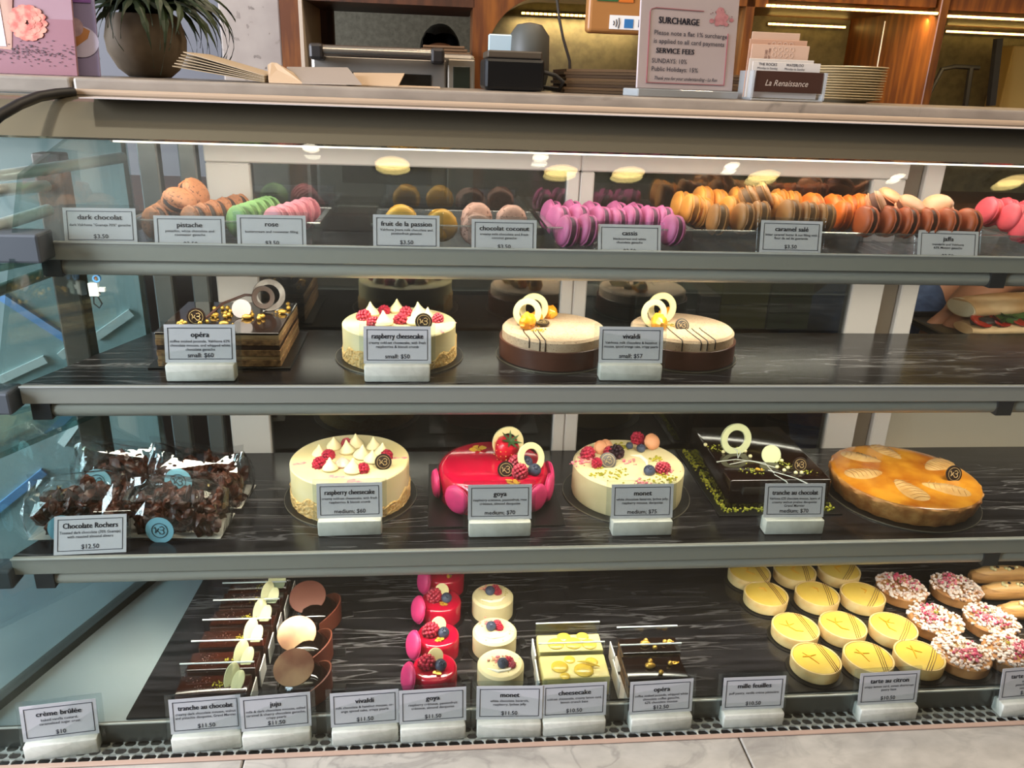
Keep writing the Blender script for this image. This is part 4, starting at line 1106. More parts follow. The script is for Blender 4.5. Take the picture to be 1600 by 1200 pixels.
for row, kind, y, pts in (('back', 'amber', 1.12, ((1064, 322), (1097, 314), (1120, 319), (1151, 315), (1215, 318), (1235, 321))),
                    ('middle', 'amber', 1.08, ((1080, 327), (1097, 333), (1141, 330), (1157, 326), (1208, 325))),
                    ('front', 'bronze', 1.045, ((1121, 343), (1161, 341), (1185, 338), (1232, 336), (1260, 339), (1286, 342)))):
    for k, (u, v) in enumerate(pts):
        mac_px(kind, u, v, y, (-1, -.12 + rn.uniform(-.18, .18), .12), f'{"amber" if kind == "amber" else "brown"} caramel macaron in the {row} row of its tray, {ordinal(k)} from the left', G)
mac_px('bronze', 1172, 314, 1.07, (.75, -.3, .55), 'brown macaron lying tilted on the amber pile, left of two', G)
mac_px('bronze', 1192, 309, 1.08, (.8, -.3, .5), 'brown macaron lying tilted on the amber pile, right of two', G)
G = 'orange macarons'
for row, kind, y, pts in (('back', 'orange', 1.10, ((1267, 325), (1300, 327), (1325, 328), (1342, 326))), ('middle', 'orange', 1.07, ((1317, 337),)),
                          ('front', 'rust', 1.04, ((1352, 346), (1385, 346), (1415, 348), (1447, 349), (1478, 349), (1510, 350)))):
    for k, (u, v) in enumerate(pts):
        mac_px(kind, u, v, y, (-1, -.12 + rn.uniform(-.18, .18), .12), f'{"bright orange" if kind == "orange" else "rust brown"} macaron in the {row} row by the jaffa card, {ordinal(k)} from the left', G)
for k, (u, v, y, ax) in enumerate(((1370, 322, 1.06, (.75, -.45, .5)), (1390, 313, 1.09, (.35, -.4, .85)), (1422, 325, 1.06, (.25, -.5, .85)), (1464, 325, 1.065, (-.45, -.45, .8)))):
    mac_px('peach', u, v, y, ax, f'peach macaron lying on top of the rust ones, {ordinal(k)} from the left', G)
G = 'coral macarons'
for k, (u, v, y) in enumerate(((1545, 331, 1.09), (1570, 332, 1.10), (1582, 341, 1.06), (1602, 336, 1.09), (1600, 356, 1.04))):
    mac_px('coral', u, v, y, (-1, -.1, .25), f'coral red macaron at the far right end of the shelf, {ordinal(k)} from the left', G)

# clear plastic macaron trays
M_TRAYPL = clear('tray_plastic', 'f6f6fa', 1.8, extra=.02, bump=.35, bscale=70, haze=.07)
def tray(u0, u1, vf, label, hgt=.034, yb=1.148):
    a, b = atz(u0, vf, Z1S), atz(u1, vf, Z1S)
    y0 = 1.030
    t = thing('macaron_tray', label, 'tray', ((a.x + b.x) / 2, y0, Z1S + .0003), 0, 'clear macaron trays')
    w, d = (b.x - a.x) / 2, yb - y0
    mb = MB(); th = .0008
    def loopz(z, e): return [(-w + e, e, z), (w - e, e, z), (w - e, d - e, z), (-w + e, d - e, z)]
    lo, hi, rim = loopz(0, .008), loopz(hgt, .002), loopz(hgt, -.006)
    rim2 = loopz(hgt - .003, -.006)
    vs = lo + hi + rim + rim2
    fs = [(3, 2, 1, 0)]
    for k in range(3):
        for i in range(4):
            fs.append((4 * k + i, 4 * k + (i + 1) % 4, 4 * k + 4 + (i + 1) % 4, 4 * k + 4 + i))
    mb.add(vs, fs).build('tray_shell', M_TRAYPL, t)
    n = max(2, int(2 * w / .03))
    rb = MB()
    for k in range(1, n):
        x = -w + 2 * w * k / n
        rb.rbox(x - .0015, x + .0015, .012, d - .012, .0006, .006, .001, 1)
    rb.build('divider_ribs', M_TRAYPL, t)
    MB().tube([loopz(hgt, -.006)[i] for i in (0, 1, 2, 3, 0)], .0011, 6).build('rolled_rim', clear('tray_rim', 'ffffff', 2, extra=.3), t)
tray(222, 500, 383, 'clear plastic tray under the tan, green and pink macarons')
tray(590, 832, 388, 'clear plastic tray under the yellow and pale brown macarons')
tray(856, 1062, 391, 'clear plastic tray under the magenta macarons')
tray(1070, 1322, 394, 'clear plastic tray under the amber macarons')
tray(1338, 1526, 396, 'clear plastic tray under the rust and peach macarons')
tray(1540, 1760, 398, 'clear plastic tray under the coral macarons at far right')
# ------------------------------------------------------------------ toppings shared by the cakes
M_RASP = mat('raspberry_red', 'b0203c', .4, col2='8f1530', scale=80, sss=.1)
M_BLUEB = mat('blueberry_blue', '2a3144', .5, col2='46506a', scale=40)
M_BLACKB = mat('blackberry', '1c1018', .3, col2='3a1524', scale=60)
M_GOLD = mat('gold_leaf', 'd9a83a', .35, .3)
M_GOLDP = mat('gold_pearl', 'd3a348', .3, .5)
M_PIST = mat('pistachio_crumb', '8f8a18', .8, col2='b8a828', scale=300)
M_WCHOC = mat('white_chocolate', 'dccf9c', .35)
M_DCHOC = mat('dark_chocolate', '21140f', .35)
M_EMB = mat('emblem_gold', 'b59a6a', .45, .3)
def berry(nb, r, rb, squash=1.15, seed=0, top=1.0):
    mb = MB()
    for i in range(nb):
        f = (i + .5) / nb; ph = math.acos(1 - 2 * f * top); th = PI * (1 + 5 ** .5) * i
        x, y, z = math.cos(th) * math.sin(ph), math.sin(th) * math.sin(ph), math.cos(ph)
        mb.ball(rb, T(x * r, y * r, z * r * squash), 1)
    mb.ball(r * .95, SC(1, 1, squash), 1)
    return mb
RASP = berry(44, .0078, .0027).mesh('raspberry', M_RASP, True)
BLACKB = berry(40, .0085, .0028, 1.05).mesh('blackberry', M_BLACKB, True)
bl = MB().ball(.0068, SC(1, 1, .9), 3)
for k in range(6): bl.ball(.0011, T(.0022 * math.cos(k * PI / 3), .0022 * math.sin(k * PI / 3), .0062), 1)
BLUEB = bl.mesh('blueberry', M_BLUEB, True)
KISS = MB().lathe([(0, 0), (.0095, 0), (.0112, .003), (.0095, .0065), (.006, .0105), (.003, .0145), (.001, .0185), (0, .0195)], 20).mesh('meringue_kiss', mat('meringue', 'e3d2a4', .5, sss=.1), True)
PKISS = MB().lathe([(0, 0), (.0085, 0), (.010, .003), (.0085, .006), (.005, .009), (0, .0125)], 20).mesh('meringue_kiss', mat('pink_meringue', 'e6a79a', .5, col2='efd9bd', scale=120), True)
DISC = MB().lathe([(0, 0), (.0098, 0), (.0102, .0008), (.0098, .0018), (0, .0018)], 28).mesh('chocolate_disc', M_DCHOC, True)
em = MB()
em.lathe([(.0072, 0), (.0077, 0), (.0077, .0003), (.0072, .0003)], 28, close=True)
for pts in (((-.0052, .002), (-.0044, .0034), (-.0034, .0012), (-.0042, -.0026), (-.0022, -.0002), (-.0008, .0022)), ((-.0030, -.0004), (-.001, -.0012), (.0004, -.003)),
            ((.0002, .0034), (.0026, .0042), (.0046, .0024), (.003, .0004), (.0008, .0006), (.0034, .0002), (.0044, -.002), (.0026, -.0038), (-.0002, -.0034))):
    em.tube([(x, y, .0001) for x, y in pts], .00042, 5)
EMBLEM = em.mesh('emblem', M_EMB)
DISCW = MB().lathe([(0, 0), (.0098, 0), (.0102, .0008), (.0098, .0018), (0, .0018)], 28).mesh('white_chocolate_disc', M_WCHOC, True)
RING = MB().lathe([(.0125, -.0016), (.0205, -.0022), (.0212, 0), (.0205, .0022), (.0125, .0016), (.0118, 0)], 44, close=True).mesh('chocolate_ring', M_WCHOC, True)
def put(root, name, me, p, rot=(0, 0, 0), s=1.0):
    return link(name, me, root, p, rot, s)
def logo(root, p, rot=(.5, 0, 0), s=1.0):
    d = link('chocolate_disc', DISC, root, p, rot, s); d['label'] = 'dark chocolate disc with a gold emblem'
    link('emblem', EMBLEM, d, (0, 0, .0019))
    return d
def loc(root, u, v, z):
    """point on the plane z above which pixel (u, v) lies, in the thing's own frame"""
    p = atz(u, v, z) - root.location
    return RZ(-root.rotation_euler.z) @ p
def crumbs(root, name, m, spots, n, spread, size, zmax=.003, seed=1):
    r_ = random.Random(seed); mb = MB()
    for p in spots:
        for k in range(n):
            s = r_.uniform(.6, 1.5) * size
            mb.ball(s, T(p.x + r_.gauss(0, spread), p.y + r_.gauss(0, spread), p.z + r_.uniform(0, zmax)) @ SC(1, r_.uniform(.6, 1.2), .7), 1)
    o = mb.build(name, m, root); o['kind'] = 'stuff'
    return o
def gold_flake(root, p, s=1.0, seed=0):
    r_ = random.Random(seed); mb = MB()
    for k in range(5):
        pts = [(math.cos(a) * r_.uniform(.002, .005) * s, math.sin(a) * r_.uniform(.0015, .004) * s) for a in [i * PI / 4 for i in range(8)]]
        mb.prism(pts, 0, .0004, T(p.x + r_.uniform(-.005, .005) * s, p.y + r_.uniform(-.004, .004) * s, p.z + .0003 + k * .0005) @ RX(r_.uniform(-.4, .4)) @ RY(r_.uniform(-.4, .4)))
    return mb.build('gold_leaf', M_GOLD, root)
def pearls(root, plist, r=.0032):
    for k, p in enumerate(plist):
        link('gold_pearl', PEARL, root, p + Vector((0, 0, r * .9)), None, r / .0032)
PEARL = MB().ball(.0032, None, 2).mesh('gold_pearl', M_GOLDP, True)
PEARLW = MB().ball(.0028, None, 2).mesh('white_pearl', M_WCHOC, True)
def round_board(root, r, z=.0003):
    MB().lathe([(0, 0), (r, 0), (r, .0016), (0, .0016)], 56).build('cake_board', M_BOARD, root)
    MB().lathe([(r, 0), (r + .0006, 0), (r + .0006, .0018), (r, .0018)], 56, close=True).build('board_rim', mat('rim_gold', '8d8473', .35, .6), root)

# ------------------------------------------------------------------ middle shelf cakes
# opera: square layered cake
fr_, fl_ = atz(439, 577, Z2), atz(249, 574, Z2)
ow, od, oh = fr_.x - fl_.x, .148, .047
t = thing('opera_cake', 'square layered chocolate cake with gold pearls and grey chocolate ring', 'cake', ((fr_.x + fl_.x) / 2, (fr_.y + fl_.y) / 2 + od / 2, Z2 + .0003))
MB().rbox(-ow / 2 - .012, ow / 2 + .012, -od / 2 - .004, od / 2 + .006, 0, .002, .0004, 1).build('cake_board', M_BOARD, t)
SP = mat('joconde_sponge', '9a744a', .85, col2='64452a', scale=160, bump=.6, bscale=300)
CRM = mat('coffee_cream', 'a98a62', .6, col2='93744e', scale=60)
CHL = mat('chocolate_layer', '3a2217', .5, col2='2a170f', scale=60)
z = .002
for k, (hh, m, nm) in enumerate(((.009, SP, 'sponge_layer'), (.005, CRM, 'cream_layer'), (.008, SP, 'sponge_layer'), (.006, CHL, 'ganache_layer'), (.008, SP, 'sponge_layer'), (.006, CRM, 'cream_layer'))):
    e = .0006 * (k % 2)
    MB().rbox(-ow / 2 + e, ow / 2 - e, -od / 2 + e, od / 2 - e, z, z + hh, .0006, 1).build(nm, m, t); z += hh
MB().rbox(-ow / 2, ow / 2, -od / 2, od / 2, z, oh, .0012, 2).build('glaze', mat('opera_glaze', '1c0f0b', .12, coat=.3), t)
zt2 = Z2 + oh
L2 = lambda u, v: loc(t, u, v, zt2 + .0003)
pearls(t, [L2(u, v) for u, v in ((280, 509), (285, 506), (290, 508), (283, 511), (313, 508), (323, 506), (336, 485), (348, 484), (356, 484), (353, 492), (358, 495), (352, 497), (361, 489), (377, 494), (389, 492), (392, 490), (394, 495), (406, 497), (450, 478), (451, 484), (405, 500), (411, 497))])
crumbs(t, 'gold_crumbs', M_GOLDP, [L2(u, v) for u, v in ((278, 512), (325, 512), (350, 510), (335, 496), (385, 497), (440, 490))], 14, .006, .0012)
for u, v in ((335, 495), (350, 509), (386, 498), (441, 490)):
    MB().ball(.005, T(*(L2(u, v) + Vector((0, 0, .003)))) @ SC(1.3, .8, .7), 2).build('gold_almond', M_GOLDP, t, smooth=True)
logo(t, L2(308, 507) + Vector((0, 0, .010)), (1.25, 0, .1), 1.15)
put(t, 'white_chocolate_disc', MB().lathe([(0, 0), (.0125, 0), (.0128, .001), (.0125, .002), (0, .002)], 28).mesh('white_chocolate_disc', mat('pale_lilac_chocolate', 'a59a9c', .4), True), L2(379, 496) + Vector((0, 0, .012)), (1.3, 0, 0))
RGREY = MB().lathe([(.0145, -.0014), (.0215, -.002), (.0222, 0), (.0215, .002), (.0145, .0014), (.014, 0)], 40, close=True).mesh('chocolate_ring', mat('marbled_chocolate', 'a8a09c', .4, col2='6b5f5a', scale=40), True)
put(t, 'chocolate_ring', RGREY, L2(422, 484) + Vector((0, 0, .021)), (1.35, 0, .25), 1.0)
put(t, 'chocolate_ring', RING.copy(), L2(412, 487) + Vector((0, .004, .019)), (1.3, 0, .5), .75).data.materials[0] = mat('brown_ring_chocolate', '3f261c', .4)
MB().tube([L2(322, 502) + Vector((0, 0, .004)), L2(350, 492) + Vector((0, 0, .016)), L2(385, 485) + Vector((0, 0, .022)), L2(404, 484) + Vector((0, 0, .02))], .0019, 8).build('chocolate_twig', mat('twig_chocolate', '3f2621', .4), t, smooth=True)

def crumb_mat(nm): return mat(nm, 'c99a52', .85, col2='e2c58c', scale=260, bump=.9, bscale=420, lo=.35, hi=.7)
def cheesecake(uc, vc, r, h, z, label, board, kiss, rasp, disc, smear, pink=()):
    c_ = atz(uc, vc, z + h)
    t = thing('raspberry_cheesecake', label, 'cake', (c_.x, c_.y, z + .0003))
    round_board(t, r + .010)
    rr = random.Random(int(uc))
    ph = [rr.uniform(0, 6) for _ in range(4)]
    def edge(a): return h * .46 + .006 * math.sin(3 * a + ph[0]) + .004 * math.sin(7 * a + ph[1]) + .0025 * math.sin(17 * a + ph[2])
    n = 120; vs, fs = [], []
    MB().lathe([(0, .002), (r, .002), (r, h - .0015), (r - .0015, h), (0, h)], 96).build('cheesecake_filling', mat('cheesecake_cream', 'e2cf98', .45, col2='e8d9ac', scale=20, sss=.05), t, smooth=True)
    cr = MB()
    rows = 9
    for i in range(n):
        a = 2 * PI * i / n
        for j in range(rows):
            f = j / (rows - 1)
            rad_ = r + (.0004 + rr.uniform(0, .0016) if j < rows - 1 else -.0004)
            vs.append((rad_ * math.cos(a), rad_ * math.sin(a), .0021 + (edge(a) - .002) * f + (rr.uniform(-.001, .001) if j else 0)))
    for i in range(n):
        k = (i + 1) % n
        for j in range(rows - 1):
            fs.append((i * rows + j, k * rows + j, k * rows + j + 1, i * rows + j + 1))
    cr.add(vs, fs).build('biscuit_crumb_coat', crumb_mat('biscuit_crumb'), t)
    P = lambda u, v: loc(t, u, v, z + h)
    for u, v in kiss: put(t, 'meringue_kiss', KISS, P(u, v), (rr.uniform(-.15, .15), rr.uniform(-.15, .15), 0), rr.uniform(.9, 1.12))
    for u, v in pink: put(t, 'meringue_kiss', PKISS, P(u, v), None, 1.1)
    for u, v in rasp: put(t, 'raspberry', RASP, P(u, v) + Vector((0, 0, .004)), (rr.uniform(.6, 1.6), rr.uniform(-.5, .5), rr.uniform(0, 3)), rr.uniform(.82, .98))
    logo(t, P(*disc) + Vector((0, 0, .009)), (1.15, 0, .1), 1.12)
    sm_ = MB()
    for u, v in smear:
        p = P(u, v)
        for k in range(5):
            sm_.prism([(math.cos(q) * rr.uniform(.002, .006), math.sin(q) * rr.uniform(.0015, .004)) for q in [i * PI / 5 for i in range(10)]], .0001, .0004 + .00005 * k, T(p.x + rr.gauss(0, .005), p.y + rr.gauss(0, .003), p.z))
    sm_.build('berry_dust', mat('berry_dust', 'd9798a', .7, col2='e8b6a4', scale=150), t)
    return t
cheesecake(624, 503, .0755, .0475, Z2, 'small round raspberry cheesecake with crumb sides on the middle shelf', 1,
           ((580, 494), (620, 488), (655, 494), (600, 510), (647, 507), (668, 500)), ((568, 499), (600, 490), (584, 509), (634, 493), (626, 505), (684, 503)), (662, 513), ((690, 517), (585, 520), (705, 505)))
cheesecake(547, 717, .0815, .057, Z3, 'larger round raspberry cheesecake with crumb sides on the lower shelf', 1,
           ((499, 712), (522, 700), (556, 697), (585, 702), (544, 708), (565, 715), (580, 722), (596, 712), (516, 735), (551, 738)), ((513, 716), (499, 729), (542, 697), (604, 716), (567, 737)), (599, 731), ((472, 725), (527, 747), (624, 717), (555, 752)), ((536, 728),))

M_MOUSSE = speckled('hazelnut_mousse', 'cfb294', '8d6d52', 420, .60, .6, base2='c4a587')
M_BAND = mat('milk_chocolate_band', '5c3527', .4, col2='4f2c20', scale=12)
ORB = MB().ball(.0105, SC(1.15, .8, .95), 3, .25, 3, 2).mesh('orange_segment', mat('orange_jelly', 'e8951a', .2, col2='f2b440', scale=120, sss=.2), True)
def vivaldi(uc, vc, label, rings, oranges, disc, drz, pist, discrot):
    h = .0415; r = .0715
    c_ = atz(uc, vc, Z2 + h)
    t = thing('hazelnut_mousse_cake', label, 'cake', (c_.x, c_.y, Z2 + .0003), 0, 'hazelnut mousse cakes')
    round_board(t, r + .007)
    MB().lathe([(0, .002), (r, .002), (r, h - .003), (r - .003, h), (0, h)], 80).build('mousse', M_MOUSSE, t, smooth=True)
    MB().lathe([(r + .0004, .002), (r + .0032, .002), (r + .0036, .027), (r + .0024, .0278), (r + .0004, .027)], 80, close=True).build('chocolate_band', M_BAND, t, smooth=True)
    P = lambda u, v: loc(t, u, v, Z2 + h)
    for u, v, s, rz in rings: put(t, 'chocolate_ring', RING, P(u, v) + Vector((0, 0, .019 * s)), (1.42, 0, rz), s)
    for u, v, s in oranges: put(t, 'orange_segment', ORB, P(u, v) + Vector((0, 0, .008 * s)), (0, .2, u), s)
    logo(t, P(*disc) + Vector((0, 0, .004)), discrot, 1.0)
    crumbs(t, 'pistachio_crumbs', mat('pistachio_yellow', 'c9a82a', .7, col2='8a8a1e', scale=200), [P(*pist)], 26, .005, .0011)
    for (u, v, ln) in drz:
        p = P(u, v); rr_ = math.hypot(p.x, p.y)
        # runs to the front rim and a little down the side
        pts = [p + Vector((0, .012, .0004)), p + Vector((0, 0, .0004))]
        ex = p.x + .004; ey = -math.sqrt(max(1e-6, r * r - ex * ex))
        pts += [Vector((ex, ey + .003, h + .0002)), Vector((ex, ey - .0004, h - .002)), Vector((ex, ey - .0006, h - ln))]
        MB().tube(pts, .0008, 6).build('chocolate_drizzle', M_DCHOC, t, smooth=True)
    return t
vivaldi(866, 510, 'round hazelnut mousse cake left of the vivaldi card, lone disc lying flat', ((833, 502, 1.0, .2), (823, 508, .95, .15)), ((857, 497, 1.05), (824, 513, 1.2), (838, 502, .8)), (847, 509), ((819, 520, .012), (834, 520, .014), (842, 520, .014)), (842, 517), (.1, 0, .3))
vivaldi(1066, 510, 'round hazelnut mousse cake right of the vivaldi card, with more dark drizzle', ((1032, 502, 1.05, .2), (1020, 509, .95, .3)), ((1040, 497, .9), (1029, 514, 1.2)), (1065, 513), ((1046, 516, .014), (1075, 518, .012), (1085, 518, .013), (1097, 517, .012), (1012, 512, .006)), (1046, 509), (1.0, 0, .1))
# ------------------------------------------------------------------ lower shelf
# bags of chocolate clusters
M_CLUST = mat('chocolate_cluster', '33190f', .38, col2='5a2c1a', scale=90, bump=.3, bscale=160)
M_FILM = clear('cellophane', 'fafbfc', 2.2, extra=.02, bump=.5, bscale=45)
M_BLUE = mat('sticker_blue', '7fb6c6', .55)
EMB_S = EMBLEM.copy(); EMB_S.materials.clear(); EMB_S.materials.append(mat('sticker_ink', '2b3a42', .6))
def cluster_mesh(seed):
    r_ = random.Random(seed); mb = MB()
    for k in range(105):
        x, y = r_.uniform(-.046, .046), r_.uniform(-.022, .022)
        z = r_.uniform(.004, .046) * (1 - .35 * abs(x) / .046)
        M = T(x, y, z) @ Euler((r_.uniform(0, 6), r_.uniform(0, 6), r_.uniform(0, 6))).to_matrix().to_4x4() @ SC(r_.uniform(.006, .012), r_.uniform(.0035, .008), r_.uniform(.003, .007))
        mb.ball(1, M, 2, .7, 2.2, k)
    return mb
def bag(u, v, z, rz, sx, sticker, label, seed):
    p = atz(u, v, z)
    t = thing('cluster_bag', label, 'candy bag', (p.x, p.y + .054, z + .0003), rz, 'bags of chocolate clusters')
    t.scale = (sx, sx, sx)
    MB().rbox(-.052, .054, -.027, .030, 0, .0012, .0004, 1).build('base_card', mat('bag_card', 'cfc8bc', .6), t)
    cluster_mesh(seed).build('chocolate_clusters', M_CLUST, t)
    # film: a crumpled pouch closing to a flat folded top
    r_ = random.Random(seed + 50); nx = 26; rows = [(.0014, .055, .030), (.014, .057, .031), (.030, .056, .029), (.044, .054, .022), (.054, .053, .010), (.062, .053, .0022), (.070, .054, .0010)]
    vs, fs = [], []
    for z_, w, d in rows:
        for i in range(nx):
            a = 2 * PI * i / nx
            ca, sa = math.cos(a), math.sin(a)
            e = .35
            x = math.copysign(abs(ca) ** e, ca) * w; y = math.copysign(abs(sa) ** e, sa) * d
            j = .0022 if .01 < z_ < .06 else .0004
            vs.append((x + r_.uniform(-j, j), y + r_.uniform(-j, j), z_ + r_.uniform(-j, j) * .6 + (.006 * math.sin(x * 40 + seed) if z_ > .05 else 0)))
    for k in range(len(rows) - 1):
        for i in range(nx):
            j = (i + 1) % nx
            fs.append((k * nx + i, k * nx + j, (k + 1) * nx + j, (k + 1) * nx + i))
    MB().add(vs, fs).build('cellophane', M_FILM, t)
    sxp, sz = sticker
    st = MB().lathe([(0, 0), (.0155, 0), (.0155, .0003), (0, .0003)], 36).build('sticker', M_BLUE, t)
    st.matrix_local = T(sxp, -.0325, sz) @ RX(PI / 2 - .12)
    st['label'] = 'round pale blue sticker with a dark emblem'
    link('emblem', EMB_S, st, (0, 0, .0006), None, 1.15)
bag(112, 858, Z3, .02, 1.18, (-.012, .016), 'cellophane bag of chocolate clusters at front left, its sticker half behind the card', 1)
bag(262, 858, Z3, -.06, 1.12, (-.010, .014), 'cellophane bag of chocolate clusters at front right of the four', 2)
bag(176, 796, Z3, .04, 1.12, (-.020, .030), 'cellophane bag of chocolate clusters at the back left, behind the front bags', 3)
bag(300, 806, Z3, -.10, 1.18, (-.012, .036), 'cellophane bag of chocolate clusters at the back right by the glass door', 4)

# red glazed cake
h = .050; r = .0785
c_ = atz(771, 722, Z3 + h)
t = thing('red_glazed_cake', 'shiny red glazed cake with pink macarons round its side', 'cake', (c_.x, c_.y, Z3 + .0003))
MB().rbox(-.092, .092, -.094, .092, 0, .002, .0004, 1).build('cake_board', M_BOARD, t)
M_RED = mat('red_mirror_glaze', 'b80a30', .12, coat=.6, spec=.5)
M_RED.node_tree.nodes['Principled BSDF'].inputs['Coat Roughness'].default_value = .02
MB().lathe([(0, .0022), (r - .002, .0022), (r, .004), (r, h - .012), (r - .002, h - .006), (r - .006, h - .002), (r - .012, h), (0, h)], 96).build('glazed_body', M_RED, t, smooth=True, angle=80)
P = lambda u, v: loc(t, u, v, Z3 + h)
shm, flm = macaron_meshes('rosepink')
for a in (-2.97, -2.28, -1.72, -.82, -.38, .1):
    d_ = Vector((math.cos(a), math.sin(a), 0))
    mc = link('macaron', shm, t, d_ * (r - .001) + Vector((0, 0, .0245)), d_.to_track_quat('Z', 'Y').to_euler(), 1.0)
    mc['label'] = 'pink macaron shell pressed to the side'
put(t, 'chocolate_ring', RING, P(793, 712) + Vector((0, 0, .021)), (1.35, 0, .25), 1.12)
put(t, 'chocolate_ring', RING, P(829, 732) + Vector((0, 0, .017)), (1.15, 0, .5), 1.02)
sb = MB().lathe([(0, -.018), (.004, -.0165), (.009, -.010), (.0125, 0), (.0125, .006), (.009, .0105), (0, .012)], 24)
so = sb.build('strawberry', mat('strawberry_red', 'b51428', .3), t, P(790, 716) + Vector((0, -.004, .018)), (.45, .35, 0), smooth=True)
so.scale = (1.35, 1.35, 1.35)
ss = MB(); rn_ = random.Random(4)
for k in range(50):
    a = k * 2.4; zz = -.015 + .024 * k / 50; rr_ = .0128 * math.sin(math.acos(max(-1, min(1, (zz - .003) / .021)))) + .0006
    ss.ball(.0006, T(rr_ * math.cos(a), rr_ * math.sin(a), zz), 1)
ss.build('seeds', mat('seed_yellow', 'd9a850', .5), so)
lf = MB()
for k in range(7):
    a = k * 2 * PI / 7
    lf.prism([(0, -.002), (.009, -.001), (.013, 0), (.009, .001), (0, .002)], 0, .0005, T(0, 0, .0115) @ RZ(a) @ RY(-.3))
lf.build('leaf_crown', mat('strawberry_leaf', '2f4a22', .6), so)
for u, v, zz in ((806, 731, .008), (812, 745, .008)):
    put(t, 'raspberry', RASP, P(u, v) + Vector((0, 0, zz)), (.4, .6, u), 1.12)
for u, v in ((822, 728), (835, 740)): put(t, 'blueberry', BLUEB, P(u, v) + Vector((0, 0, .006)), (.6, .2, 0), 1.35)
logo(t, P(790, 742) + Vector((0, 0, .008)), (1.1, 0, .1), 1.15)
gold_flake(t, P(748, 702), 1.6, 1); gold_flake(t, P(800, 755), 1.3, 2); gold_flake(t, P(764, 764), .9, 3); gold_flake(t, P(845, 720) + Vector((0, 0, 0)), .6, 4)

# white berry cake
h = .050; r = .0795
c_ = atz(982, 722, Z3 + h)
t = thing('white_berry_cake', 'white cream cake scattered with berries and pistachio', 'cake', (c_.x, c_.y, Z3 + .0003))
round_board(t, r + .012)
M_CREAM = mat('white_velvet_cream', 'dfcea0', .6, col2='d4c394', scale=30, bump=.15, bscale=350)
MB().lathe([(0, .002), (r - .001, .002), (r, .006), (r, h - .004), (r - .004, h), (0, h)], 90).build('cream_body', M_CREAM, t, smooth=True)
P = lambda u, v: loc(t, u, v, Z3 + h)
for u, v, s in ((918, 715, 1.1), (932, 730, .8), (996, 692, 1.1), (1033, 738, .95), (1040, 736, .7)): put(t, 'raspberry', RASP, P(u, v) + Vector((0, 0, .006)), (.5, .3, u), s)
put(t, 'blackberry', BLACKB, P(962, 714) + Vector((0, 0, .007)), (.5, .2, 0), 1.15)
put(t, 'raspberry', RASP, P(952, 712) + Vector((0, 0, .006)), (.5, .2, 1), .9)
for u, v, s in ((1014, 741, 1.2), (1001, 706, 1.0), (983, 702, .8)): put(t, 'blueberry', BLUEB, P(u, v) + Vector((0, 0, .006)), (.5, 0, 0), s)
sh2, _ = macaron_meshes('peach')
for u, v, s, zz in ((1017, 700, .6, .010), (938, 706, .55, .006), (946, 704, .5, .007)):
    put(t, 'pink_macaron', sh2, P(u, v) + Vector((0, 0, zz)), (.9, .3, 0), s)
logo(t, P(949, 727) + Vector((0, 0, .007)), (.9, -.2, .2), 1.2)
crumbs(t, 'pistachio_crumbs', M_PIST, [P(u, v) for u, v in ((935, 742), (932, 729), (966, 737), (970, 702), (976, 698), (1028, 719), (1035, 742), (1046, 750), (1020, 752), (960, 745))], 18, .006, .0016)
crumbs(t, 'pink_petals', mat('rose_petal', 'd0566e', .6, col2='e89a9a', scale=200), [P(u, v) for u, v in ((905, 724), (912, 720), (979, 722), (1030, 730), (1045, 738), (1005, 755))], 14, .006, .0018)
MB().tube([P(985, 712) + Vector((0, 0, .0006)), P(1000, 714) + Vector((0, 0, .001)), P(1010, 722) + Vector((0, 0, .0012)), P(1012, 732) + Vector((0, 0, .001))], [.0006, .003, .0028, .0005], 8).build('cream_swirl', mat('cream_swirl', 'f0e8d4', .4), t, smooth=True)

# dark glazed oblong cake
fl_, frr, bk = atz(1124, 808, Z3), atz(1318, 806, Z3), atz(1068, 704, Z3)
bw, bd = frr.x - fl_.x, bk.y - fl_.y
t = thing('chocolate_oblong_cake', 'dark glazed oblong chocolate cake edged with pistachio crumbs', 'cake', ((fl_.x + frr.x) / 2, fl_.y + bd / 2, Z3 + .0003))
MB().rbox(-bw / 2, bw / 2, -bd / 2, bd / 2, 0, .002, .0004, 1).build('cake_board', M_BOARD, t)
e = .016; h = .048
MB().rbox(-bw / 2 + e, bw / 2 - e, -bd / 2 + e, bd / 2 - .012, .002, h, .004, 3).build('glazed_body', mat('chocolate_mirror_glaze', '160a07', .1, coat=.5), t, smooth=True)
rn_ = random.Random(9); pc2 = MB()
for k in range(420):
    s_ = rn_.choice((0, 1, 2, 2, 0))
    f = rn_.random()
    if s_ == 0: x, y = -bw / 2 + e - rn_.uniform(0, .009), -bd / 2 + e * .6 + f * (bd - e)
    elif s_ == 1: x, y = bw / 2 - e + rn_.uniform(0, .009), -bd / 2 + e * .6 + f * (bd - e)
    else: x, y = -bw / 2 + e * .5 + f * (bw - e), -bd / 2 + e - rn_.uniform(0, .009)
    pc2.ball(rn_.uniform(.0009, .0022), T(x, y, .002 + rn_.uniform(.0006, .004)), 1)
o = pc2.build('pistachio_edge', mat('pistachio_bright', 'a8a02a', .75, col2='6e7a1c', scale=300), t); o['kind'] = 'stuff'
P = lambda u, v: loc(t, u, v, Z3 + h)
put(t, 'chocolate_ring', RING.copy(), P(1147, 706) + Vector((0, 0, .021)), (1.4, 0, .1), 1.15).data.materials[0] = mat('pistachio_chocolate', 'c9cba0', .35)
